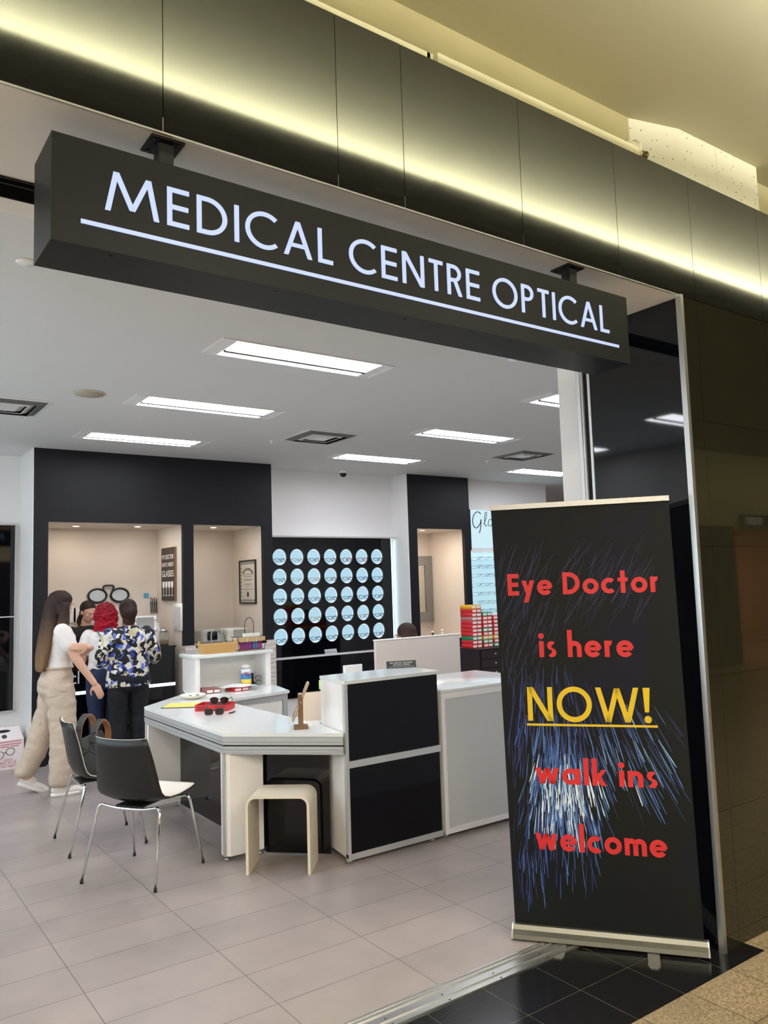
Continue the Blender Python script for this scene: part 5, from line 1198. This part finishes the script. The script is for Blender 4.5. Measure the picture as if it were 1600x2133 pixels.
def head(mb, c, s=1.0, yaw_=0.0, nod=0.0):
    """skull, jaw, nose, brow, lips, ears; the face looks along local +Y before YAW_ and NOD; returns the head's matrix"""
    M = Matrix.Translation(c) @ Matrix.Rotation(yaw_, 4, 'Z') @ Matrix.Rotation(nod, 4, 'X') @ Matrix.Scale(s, 4)
    g = MB()
    g.ell((0, -.008, .022), (.073, .092, .088), 20, 14); g.ell((0, .022, -.035), (.056, .062, .072), 18, 12); g.ell((0, .052, -.086), (.026, .024, .018), 12, 8)
    g.ell((0, .075, .012), (.042, .016, .012), 12, 8)                                        # brow
    g.tube([(0, .078, .012), (0, .092, -.010), (0, .104, -.030)], 0, 10, rads=[.007, .009, .012]); g.ell((-.010, .092, -.034), (.008, .010, .007), 8, 6); g.ell((.010, .092, -.034), (.008, .010, .007), 8, 6)
    g.ell((0, .080, -.054), (.021, .010, .006), 12, 6); g.ell((0, .079, -.064), (.018, .010, .006), 12, 6)
    for sx in (-1, 1): g.ell((sx * .036, .056, -.022), (.020, .020, .018), 10, 8); g.ell((sx * .074, -.004, -.012), (.008, .017, .028), 10, 8)
    g.xf(M); mb.add(g.v, g.f, 0, True); return M
def face(M, parent, brow_m, lip_rgb=(176, 92, 88)):
    EW = mat('eye_white', (232, 228, 222), .3); IR = mat('iris_brown', (46, 32, 24), .3); LP = mat('lip_%d' % lip_rgb[0], lip_rgb, .4)
    for sx in (-1, 1):
        MB().ell((sx * .030, .0745, -.006), (.0125, .008, .0058), 12, 8).xf(M).obj('eye', EW, parent)
        MB().ell((sx * .030, .0805, -.0075), (.0052, .0035, .0052), 10, 8).xf(M).obj('iris', IR, parent)
        MB().tube([(sx * .016, .0885, .012), (sx * .030, .089, .016), (sx * .046, .080, .011)], 0, 6, rads=[.0022, .0026, .0014]).xf(M).obj('eyebrow', brow_m, parent)
    MB().ell((0, .0875, -.0545), (.020, .005, .0042), 12, 6).ell((0, .0865, -.0625), (.017, .0052, .0050), 12, 6).xf(M).obj('lips', LP, parent)
def cloth_mat(name, rgb, bs=9, st=.35, rough=.8):
    m = mat(name, rgb, rough); nt = m.node_tree; tc = [x for x in nt.nodes if x.type == 'TEX_COORD'][0]
    n = nt.nodes.new('ShaderNodeTexNoise'); n.inputs['Scale'].default_value = bs; n.inputs['Detail'].default_value = 3; n.inputs['Distortion'].default_value = 1.2
    mp = nt.nodes.new('ShaderNodeMapping'); mp.inputs['Scale'].default_value = (1, 1, 1.8); nt.links.new(tc.outputs['Object'], mp.inputs['Vector']); nt.links.new(mp.outputs['Vector'], n.inputs['Vector'])
    b = nt.nodes.new('ShaderNodeBump'); b.inputs['Strength'].default_value = st; b.inputs['Distance'].default_value = .03; nt.links.new(n.outputs['Fac'], b.inputs['Height'])
    nt.links.new(b.outputs['Normal'], nt.nodes['Principled BSDF'].inputs['Normal']); return m
def hair_mat(name, root, tip, z0, z1, scale=(60, 60, 4), st=.6, rough=.45):
    """root to tip dye along the hair, with fine strands as bump"""
    m = mat(name, root, .6, spec=.25); nt = m.node_tree; tc = [x for x in nt.nodes if x.type == 'TEX_COORD'][0]; pb = nt.nodes['Principled BSDF']
    sp = nt.nodes.new('ShaderNodeSeparateXYZ'); nt.links.new(tc.outputs['Object'], sp.inputs[0])
    mr = nt.nodes.new('ShaderNodeMapRange'); mr.inputs['From Min'].default_value = z0; mr.inputs['From Max'].default_value = z1; nt.links.new(sp.outputs['Z'], mr.inputs['Value'])
    mp = nt.nodes.new('ShaderNodeMapping'); mp.inputs['Scale'].default_value = scale; nt.links.new(tc.outputs['Object'], mp.inputs['Vector'])
    n = nt.nodes.new('ShaderNodeTexNoise'); n.inputs['Scale'].default_value = 1.0; n.inputs['Detail'].default_value = 2; nt.links.new(mp.outputs['Vector'], n.inputs['Vector'])
    ad = nt.nodes.new('ShaderNodeMath'); ad.operation = 'MULTIPLY_ADD'; ad.inputs[1].default_value = .5; nt.links.new(n.outputs['Fac'], ad.inputs[0])
    su = nt.nodes.new('ShaderNodeMath'); su.operation = 'SUBTRACT'; su.inputs[1].default_value = .25; nt.links.new(mr.outputs['Result'], su.inputs[0]); nt.links.new(su.outputs[0], ad.inputs[2])
    mx = nt.nodes.new('ShaderNodeMix'); mx.data_type = 'RGBA'; mx.inputs[6].default_value = (*lin(root), 1); mx.inputs[7].default_value = (*lin(tip), 1)
    nt.links.new(ad.outputs[0], mx.inputs[0]); nt.links.new(mx.outputs[2], pb.inputs['Base Color'])
    b = nt.nodes.new('ShaderNodeBump'); b.inputs['Strength'].default_value = st; b.inputs['Distance'].default_value = .008; nt.links.new(n.outputs['Fac'], b.inputs['Height']); nt.links.new(b.outputs['Normal'], pb.inputs['Normal'])
    return m
WTEE = cloth_mat('white_tee', (228, 222, 218), 10, .25); BEIGEP = cloth_mat('beige_trousers', (194, 177, 160), 5, .45); JEAN = cloth_mat('blue_denim', (34, 46, 78), 12, .3); DJEAN = cloth_mat('dark_denim', (20, 24, 34), 12, .3)
BTEE = cloth_mat('black_tee', (20, 20, 22), 10, .3); SNEAK = mat('white_sneaker', (234, 226, 220), .5, bump=(40, .2)); SOLE = mat('sneaker_sole', (240, 236, 230), .6)
def wr(amp, sc, seed=0.0):
    return lambda co: .008 + amp * noise.noise(Vector((co.x * sc, co.y * sc, co.z * sc * 1.6 + seed)))
def shoe(parent, x, y, z, L=.26, pitch_=0.0, yawz=0.0):
    M = Matrix.Translation((x, y, z)) @ Matrix.Rotation(yawz, 4, 'Z') @ Matrix.Rotation(pitch_, 4, 'X')
    g = MB(); g.ell((0, -.04, .055), (.040, .075, .05), 14, 10); g.ell((0, .055, .04), (.044, .085, .032), 14, 10); g.ell((0, .115, .034), (.040, .045, .028), 14, 10); g.ell((0, -.075, .07), (.035, .035, .045), 12, 8); g.xf(M)
    o = bake(g, 'shoe', SNEAK, parent, .006, 3)
    so_ = MB().rings([(0, 0, 0, .1, .1)], 4) if False else MB()
    pts = [(.045 * math.cos(a) * (1.0 if math.sin(a) > -.2 else .85), .02 + .135 * math.sin(a)) for a in [2 * PI * k / 24 for k in range(24)]]
    so_.prism(pts, .0, .028, 0, True); so_.xf(M).obj('shoe_sole', SOLE, parent)

# --- woman in beige trousers; local +Y is where she faces (world +X)
w1 = thing('person', 'woman with very long brown hair, white T-shirt and beige trousers stepping towards the black counter', 'person', (1.66, 7.14, 0), R(-90))
b = MB()
SHX, SHZ = .165, 1.345      # shoulders; local x>0 is her right side, towards the camera
torso(b, [(0, 0, .88, .150, .105), (0, -.005, .95, .165, .115), (0, 0, 1.03, .135, .095), (0, .005, 1.10, .122, .085), (0, .01, 1.20, .140, .100), (0, .01, 1.30, .155, .100), (0, .0, 1.365, .13, .075), (0, -.005, 1.40, .06, .055), (0, .005, 1.46, .048, .050), (0, .02, 1.52, .046, .048)])
Mh = head(b, Vector((0, .035, 1.568)), .98, R(30), R(-8))
# right leg (front, towards camera) and left leg (trailing)
limb(b, [(.085, .0, .90), (.085, .03, .50), (.085, .01, .10)], [.088, .058, .042]); limb(b, [(-.085, 0, .90), (-.10, -.08, .52), (-.20, -.20, .14)], [.088, .058, .042])
# right arm hangs forward-down, left arm crosses and its hand holds the right upper arm
limb(b, [(SHX, 0, SHZ - .01), (SHX + .035, .10, 1.12), (SHX + .03, .245, .905)], [.048, .039, .026])
hand(b, (SHX + .03, .25, .90), (0, .45, -.9), (-1, .1, 0), .165, .45, 1)
limb(b, [(-SHX, 0, SHZ), (-SHX - .01, .12, 1.12), (.08, .235, 1.185), (.235, .195, 1.212)], [.046, .038, .028, .023])
hand(b, (.256, .180, 1.215), (.0, -.99, .08), (-1, -.1, 0), .16, .28, -1)
bake(b, 'body', SKIN2, w1, .0065, 3)
face(Mh, w1, mat('brow_brown', (70, 48, 36), .6))
t = MB()
t.rings([(0, 0, 1.035, .152, .112), (0, .0, 1.10, .142, .104), (0, .012, 1.20, .158, .118), (0, .012, 1.30, .172, .118), (0, .0, 1.365, .150, .090), (0, -.005, 1.395, .088, .068)])
limb(t, [(SHX - .02, 0, SHZ), (SHX + .015, .045, 1.235)], [.064, .060]); limb(t, [(-SHX + .02, 0, SHZ), (-SHX - .005, .045, 1.235)], [.064, .060])
bake(t, 't_shirt', WTEE, w1, .010, 5, push=wr(.006, 14))
t = MB()
t.rings([(0, 0, 1.06, .140, .102), (0, -.005, 1.0, .156, .114), (0, -.018, .93, .172, .134), (0, -.016, .86, .172, .132), (0, -.005, .80, .160, .11)])
t.rings([(.085, -.01, .90, .09, .115), (.088, .01, .75, .092, .108), (.09, .025, .50, .088, .10), (.09, .02, .25, .085, .096), (.09, .008, .11, .080, .090), (.09, .005, .085, .066, .070)])
t.rings([(-.085, -.01, .90, .09, .115), (-.09, -.03, .75, .09, .106), (-.11, -.09, .52, .086, .098), (-.15, -.15, .32, .086, .096), (-.19, -.21, .18, .08, .086), (-.20, -.22, .15, .066, .066)])
bake(t, 'trousers', BEIGEP, w1, .010, 4, push=wr(.013, 11))
MB().tube([(.152 * math.cos(a), .114 * math.sin(a) - .003, 1.045) for a in [2 * PI * k / 28 for k in range(28)]], .012, 6, closed=True).obj('waistband', BEIGEP, w1)
hr = MB()
hr.ell((0, .012, 1.605), (.084, .104, .090), 20, 14); hr.ell((0, -.03, 1.56), (.086, .08, .10), 18, 12)
hr.rings([(0, -.05, 1.60, .075, .06), (.005, -.065, 1.50, .098, .062), (.01, -.085, 1.38, .125, .060), (.01, -.105, 1.26, .135, .058), (.01, -.125, 1.15, .128, .052), (.01, -.14, 1.06, .105, .040), (.01, -.145, 1.02, .085, .025)], 24)
hr.rings([(.085, .03, 1.58, .02, .05), (.105, .025, 1.48, .026, .045), (.13, .02, 1.38, .030, .035), (.13, .0, 1.30, .02, .025)], 14)
ho = bake(hr, 'hair', hair_mat('long_brown_hair', (128, 98, 70), (46, 33, 28), 1.05, 1.50, (90, 90, 3)), w1, .010, 4, push=lambda co: .006 * noise.noise(Vector((co.x * 60, co.y * 60, co.z * 3))))
# keep the face clear of hair
import bmesh as _bm
def carve(o, M, y0=.038, z0=-.14, z1=.030, xw=.060):
    # hair over the face is drawn back inside the head so that a smooth hairline remains
    Mi = M.inverted(); cc = Vector((0, -.01, .0))
    for v in o.data.vertices:
        q_ = Mi @ v.co
        d = min(q_.y - y0, (z1 + .028 - 5.0 * q_.x * q_.x) - q_.z, xw + .03 - abs(q_.x), q_.z - z0)
        if d > 0:
            f_ = min(1.0, d / .016); f_ = f_ * f_ * (3 - 2 * f_)
            v.co = M @ (q_.lerp(cc + (q_ - cc) * .72, f_))
carve(ho, Mh, .030)
MB().tube([(SHX + .018 + .047 * math.cos(a), .075 + .040 * math.sin(a), 1.178 - .018 * math.sin(a)) for a in [2 * PI * k / 20 for k in range(20)]], .005, 6, closed=True).obj('arm_band', BLK, w1)
shoe(w1, .09, .045, 0, yawz=R(-4)); shoe(w1, -.205, -.17, .03, pitch_=R(-26), yawz=R(0))

# --- woman in the floral blouse, seen from behind
FLOR = mat('floral_fabric', (235, 232, 222), .7)
nt = FLOR.node_tree; tc = [x for x in nt.nodes if x.type == 'TEX_COORD'][0]; pb = nt.nodes['Principled BSDF']
dn = nt.nodes.new('ShaderNodeTexNoise'); dn.inputs['Scale'].default_value = 14; nt.links.new(tc.outputs['Object'], dn.inputs['Vector'])
mv = nt.nodes.new('ShaderNodeMix'); mv.data_type = 'VECTOR'; mv.inputs[0].default_value = .10; nt.links.new(tc.outputs['Object'], mv.inputs[4]); nt.links.new(dn.outputs['Color'], mv.inputs[5])
vo = nt.nodes.new('ShaderNodeTexVoronoi'); vo.inputs['Scale'].default_value = 30; nt.links.new(mv.outputs[1], vo.inputs['Vector'])
sc3 = nt.nodes.new('ShaderNodeSeparateColor'); nt.links.new(vo.outputs['Color'], sc3.inputs['Color'])
cr = nt.nodes.new('ShaderNodeValToRGB'); cr.color_ramp.interpolation = 'CONSTANT'; e = cr.color_ramp.elements
e[0].color = (*lin((18, 18, 26)), 1); e[1].position = .36; e[1].color = (*lin((236, 232, 224)), 1)
for p, c in ((.68, (52, 78, 170)), (.80, (110, 130, 200)), (.88, (206, 198, 160))):
    x = e.new(p); x.color = (*lin(c), 1)
nt.links.new(sc3.outputs[0], cr.inputs['Fac']); nt.links.new(cr.outputs['Color'], pb.inputs['Base Color'])
w2 = thing('person', 'woman with a dark bun and blue, black and white floral blouse seen from behind', 'person', (2.445, 7.74, 0), R(-4))
b = MB()
torso(b, [(0, 0, .84, .165, .12), (0, -.01, .93, .185, .13), (0, 0, 1.0, .165, .115), (0, 0, 1.12, .155, .11), (0, 0, 1.24, .175, .115), (0, 0, 1.29, .15, .085), (0, -.005, 1.325, .065, .058), (0, .005, 1.38, .052, .052), (0, .02, 1.43, .05, .05)])
M2 = head(b, Vector((0, .035, 1.478)), .99, R(5), R(-22))
for sx in (-1, 1): limb(b, [(sx * .09, 0, .88), (sx * .09, .01, .48), (sx * .085, 0, .09)], [.10, .064, .044])
for sx in (-1, 1):
    limb(b, [(sx * .19, 0, 1.25), (sx * .245, .02, 1.0), (sx * .12, .22, 1.04)], [.055, .044, .030]); hand(b, (sx * .12, .22, 1.04), (-sx * .5, .85, .05), (0, 0, -1), .165, .35, sx)
bake(b, 'body', mat('skin_brown', (150, 100, 76), .5, spec=.35), w2, .009, 2)
t = MB(); t.rings([(0, 0, .765, .205, .150), (0, 0, .84, .205, .150), (0, 0, .91, .195, .145), (0, 0, .985, .180, .134), (0, 0, 1.08, .176, .128), (0, 0, 1.20, .198, .132), (0, 0, 1.27, .185, .112), (0, 0, 1.315, .10, .075), (0, .0, 1.33, .07, .062)])
for sx in (-1, 1): limb(t, [(sx * .175, 0, 1.255), (sx * .255, .02, 1.02), (sx * .17, .16, 1.03)], [.070, .062, .052])
bake(t, 'blouse', FLOR, w2, .010, 4, push=wr(.010, 12))
t = MB(); t.rings([(0, 0, .92, .18, .13), (0, -.012, .84, .19, .145), (0, -.01, .76, .185, .14), (0, 0, .72, .17, .12)])
for sx in (-1, 1): t.rings([(sx * .092, -.005, .85, .098, .125), (sx * .095, 0, .68, .092, .105), (sx * .09, .01, .48, .072, .078), (sx * .088, 0, .30, .064, .070), (sx * .085, 0, .08, .055, .06)])
bake(t, 'jeans', DJEAN, w2, .010, 4, push=wr(.004, 14))
DH = hair_mat('dark_bun_hair', (74, 50, 42), (40, 28, 24), 1.3, 1.55, (60, 60, 8))
hr = MB(); hr.ell((0, .010, 1.51), (.084, .098, .088), 20, 14); hr.ell((0, -.028, 1.47), (.080, .078, .085), 16, 12); hr.ell((.0, -.105, 1.468), (.060, .050, .060), 16, 12); hr.ell((0, -.03, 1.40), (.062, .05, .07), 16, 12)
ho = bake(hr, 'hair', DH, w2, .007, 3, push=lambda co: .004 * noise.noise(co * 50)); carve(ho, M2, .050)
for sx in (-1, 1): shoe(w2, sx * .09, .03, 0)

# --- woman with red curly hair
w3 = thing('person', 'woman with bright red curly hair, white T-shirt and blue jeans with a thin crossbody strap', 'person', (2.35, 8.15, 0), R(-14))
b = MB()
torso(b, [(0, 0, .84, .155, .115), (0, -.01, .92, .175, .125), (0, 0, 1.0, .145, .105), (0, .01, 1.12, .145, .105), (0, .02, 1.22, .165, .11), (0, .03, 1.27, .14, .08), (0, .04, 1.305, .06, .055), (0, .06, 1.36, .05, .05), (0, .08, 1.41, .048, .048)])
M3 = head(b, Vector((0, .10, 1.445)), .98, R(-5), R(-25))
for sx in (-1, 1): limb(b, [(sx * .09, 0, .88), (sx * .09, .0, .48), (sx * .085, 0, .09)], [.098, .060, .042])
for sx in (-1, 1):
    limb(b, [(sx * .175, .02, 1.22), (sx * .235, -.03, .99), (sx * .15, .14, 1.11)], [.052, .044, .030]); hand(b, (sx * .15, .14, 1.11), (-sx * .4, .9, .0), (0, 0, -1), .16, .35, sx)
bake(b, 'body', SKIN, w3, .009, 2)
t = MB(); t.rings([(0, 0, .90, .178, .132), (0, 0, .98, .160, .118), (0, .01, 1.10, .160, .118), (0, .02, 1.20, .178, .122), (0, .03, 1.26, .165, .098), (0, .04, 1.30, .08, .068)])
for sx in (-1, 1): limb(t, [(sx * .16, .02, 1.23), (sx * .208, .0, 1.10)], [.066, .064])
bake(t, 't_shirt', WTEE, w3, .010, 4, push=wr(.007, 13))
t = MB(); t.rings([(0, 0, .94, .162, .122), (0, -.012, .85, .182, .140), (0, -.01, .76, .180, .135), (0, 0, .72, .16, .12)])
for sx in (-1, 1): t.rings([(sx * .09, -.005, .85, .095, .122), (sx * .092, 0, .68, .088, .10), (sx * .09, .0, .48, .068, .074), (sx * .088, 0, .30, .060, .066), (sx * .085, 0, .08, .052, .058)])
bake(t, 'jeans', JEAN, w3, .010, 4, push=wr(.004, 14))
RH = hair_mat('red_curly_hair', (196, 12, 44), (110, 6, 24), 1.1, 1.6, (45, 45, 30), .8)
hr = MB(); hr.ell((0, .07, 1.475), (.098, .105, .092), 20, 14); hr.ell((0, .02, 1.42), (.118, .085, .12), 18, 12); hr.ell((0, -.01, 1.33), (.115, .06, .10), 18, 12); hr.ell((0, -.01, 1.26), (.09, .05, .06), 14, 10)
ho = bake(hr, 'hair', RH, w3, .006, 2, push=lambda co: .016 * noise.noise(co * 34) + .008 * noise.noise(co * 75)); carve(ho, M3, .055)
MB().tube(bez([(-.12, .10, 1.28), (-.085, -.06, 1.285), (-.02, -.118, 1.17), (.08, -.128, 1.03), (.165, -.08, .93), (.17, .05, .90)]), .005, 6).obj('crossbody_strap', BLK, w3)
for sx in (-1, 1): shoe(w3, sx * .09, .03, 0)

# --- clerk behind the counter, facing the shop
w4 = thing('person', 'clerk with dark pulled-back hair and black T-shirt standing behind the black counter, looking down', 'person', (2.39, 9.03, 0), R(185))
b = MB()
torso(b, [(0, 0, .84, .15, .11), (0, 0, .93, .165, .12), (0, 0, 1.0, .135, .10), (0, 0, 1.12, .145, .105), (0, 0, 1.22, .16, .11), (0, 0, 1.275, .14, .08), (0, -.005, 1.31, .06, .055), (0, .01, 1.36, .047, .05), (0, .03, 1.41, .045, .047)])
M4 = head(b, Vector((0, .055, 1.462)), 1.0, R(16), R(-20))
for sx in (-1, 1): limb(b, [(sx * .08, 0, .88), (sx * .08, .0, .48), (sx * .08, 0, .09)], [.09, .058, .042])
for sx in (-1, 1):
    limb(b, [(sx * .165, 0, 1.235), (sx * .215, .02, 1.01), (sx * .07, .17, 1.13)], [.046, .039, .027]); hand(b, (sx * .07, .17, 1.13), (-sx * .5, .8, .1), (0, 0, -1), .155, .5, sx)
bake(b, 'body', SKIN2, w4, .007, 3); face(M4, w4, mat('brow_dark', (44, 32, 28), .6), (190, 96, 96))
t = MB(); t.rings([(0, 0, .90, .172, .128), (0, 0, 1.0, .150, .114), (0, 0, 1.12, .158, .118), (0, 0, 1.22, .174, .120), (0, 0, 1.27, .155, .09), (0, .0, 1.305, .075, .066)])
for sx in (-1, 1): limb(t, [(sx * .15, 0, 1.24), (sx * .20, .01, 1.11)], [.060, .060])
bake(t, 't_shirt', BTEE, w4, .010, 4, push=wr(.006, 13))
t = MB(); t.rings([(0, 0, .94, .155, .115), (0, 0, .80, .165, .125)])
for sx in (-1, 1): t.rings([(sx * .082, 0, .86, .085, .105), (sx * .082, 0, .48, .065, .07), (sx * .08, 0, .08, .055, .06)])
bake(t, 'trousers', BTEE, w4, .009, 3)
hr = MB(); hr.ell((0, -.016, .032), (.080, .096, .087), 20, 14); hr.ell((0, -.035, -.03), (.070, .062, .06), 16, 12); hr.xf(M4); hr.rings([(.04, -.05, 1.43, .024, .027), (.06, -.055, 1.36, .028, .024), (.055, -.04, 1.29, .012, .012)], 12)
ho = bake(hr, 'hair', hair_mat('clerk_hair', (58, 44, 38), (36, 26, 24), 1.35, 1.55, (50, 50, 12)), w4, .006, 3); carve(ho, M4, .020, z0=-.16, z1=.040)
MB().tube(bez([(-.055, .045, 1.325), (-.03, .10, 1.26), (0, .125, 1.215), (.03, .10, 1.26), (.055, .045, 1.325)]), .0015, 6).obj('necklace', SILVER, w4)
for sx in (-1, 1): shoe(w4, sx * .08, .02, 0)

# --- seated person behind the divider and the task chair under them
tc_ = thing('task_chair', 'dark office chair almost hidden behind the pale divider', 'chair', (4.98, 6.62, 0))
MB().bbox(-.23, .23, -.23, .23, .40, .46, .02, 2).obj('seat', BLK, tc_); MB().lathe([(.03, .05), (.03, .40)], n=14).obj('gas_column', SILVER, tc_)
for k in range(5): a = 2 * PI * k / 5; MB().tube([(0, 0, .10), (.26 * math.cos(a), .26 * math.sin(a), .06)], .018, 8).obj('base_arm', BLK, tc_); MB().ell((.26 * math.cos(a), .26 * math.sin(a), .03), (.03, .03, .03), 12, 8).obj('caster', BLK, tc_)
w5 = thing('person', 'seated person with brown hair and dark-rimmed glasses behind the divider, only the head showing', 'person', (4.98, 6.62, 0), R(15))
b = MB(); z5 = -.355
torso(b, [(0, 0, .48, .17, .13), (0, 0, .56, .16, .12), (0, 0, .66, .145, .105), (0, 0, .78, .16, .11), (0, 0, .86, .165, .11), (0, 0, .92, .14, .08), (0, 0, .955, .06, .056), (0, .01, 1.0, .05, .05), (0, .02, 1.05, .048, .048)])
M5 = head(b, Vector((0, .03, 1.13)), 1.0, 0, R(-8))
for sx in (-1, 1): limb(b, [(sx * .09, 0, .53), (sx * .11, .40, .54), (sx * .11, .42, .10)], [.085, .06, .04])
for sx in (-1, 1): limb(b, [(sx * .165, 0, .88), (sx * .20, .06, .64), (sx * .12, .28, .66)], [.048, .04, .028]); hand(b, (sx * .12, .28, .66), (0, 1, 0), (0, 0, -1), .16, .3, sx)
bake(b, 'body', SKIN, w5, .009, 2); face(M5, w5, mat('brow_dark', (44, 32, 28), .6))
t = MB(); t.rings([(0, 0, .47, .185, .145), (0, 0, .60, .17, .13), (0, 0, .78, .175, .125), (0, 0, .87, .18, .122), (0, 0, .93, .14, .09), (0, 0, .955, .075, .066)])
for sx in (-1, 1): limb(t, [(sx * .155, 0, .88), (sx * .205, .05, .66)], [.062, .056])
bake(t, 'sweater', cloth_mat('grey_sweater', (70, 72, 78)), w5, .009, 4)
t = MB()
for sx in (-1, 1): limb(t, [(sx * .09, -.02, .545), (sx * .11, .40, .55), (sx * .11, .42, .12)], [.098, .075, .055])
bake(t, 'trousers', DJEAN, w5, .009, 3)
hr = MB(); hr.ell((0, .0, 1.165), (.092, .108, .094), 20, 14); hr.ell((0, -.03, 1.11), (.098, .085, .10), 18, 12); hr.rings([(0, -.02, 1.14, .096, .075), (0, -.03, 1.07, .106, .07), (0, -.045, .98, .115, .06), (0, -.06, .88, .105, .04)], 20)
ho = bake(hr, 'hair', hair_mat('seated_hair', (84, 62, 48), (48, 36, 30), .95, 1.25, (70, 70, 4)), w5, .007, 4); carve(ho, M5, .030)
g5 = MB()
for sx in (-1, 1): g5.tube([(sx * .033 + .024 * math.cos(a), .098, -.006 + .018 * math.sin(a)) for a in [2 * PI * k / 16 for k in range(16)]], .0022, 6, closed=True); g5.tube([(sx * .057, .098, 0), (sx * .080, .06, 0), (sx * .083, -.02, -.002)], .002, 6)
g5.tube([(-.009, .098, 0), (.009, .098, 0)], .002, 6); g5.xf(M5); go = g5.obj('eyeglasses', BLK, None); go.location = (4.98, 6.62, 0); go.rotation_euler = (0, 0, R(15)); tag(go, 'dark-rimmed eyeglasses worn by the seated person behind the divider', 'eyeglasses')
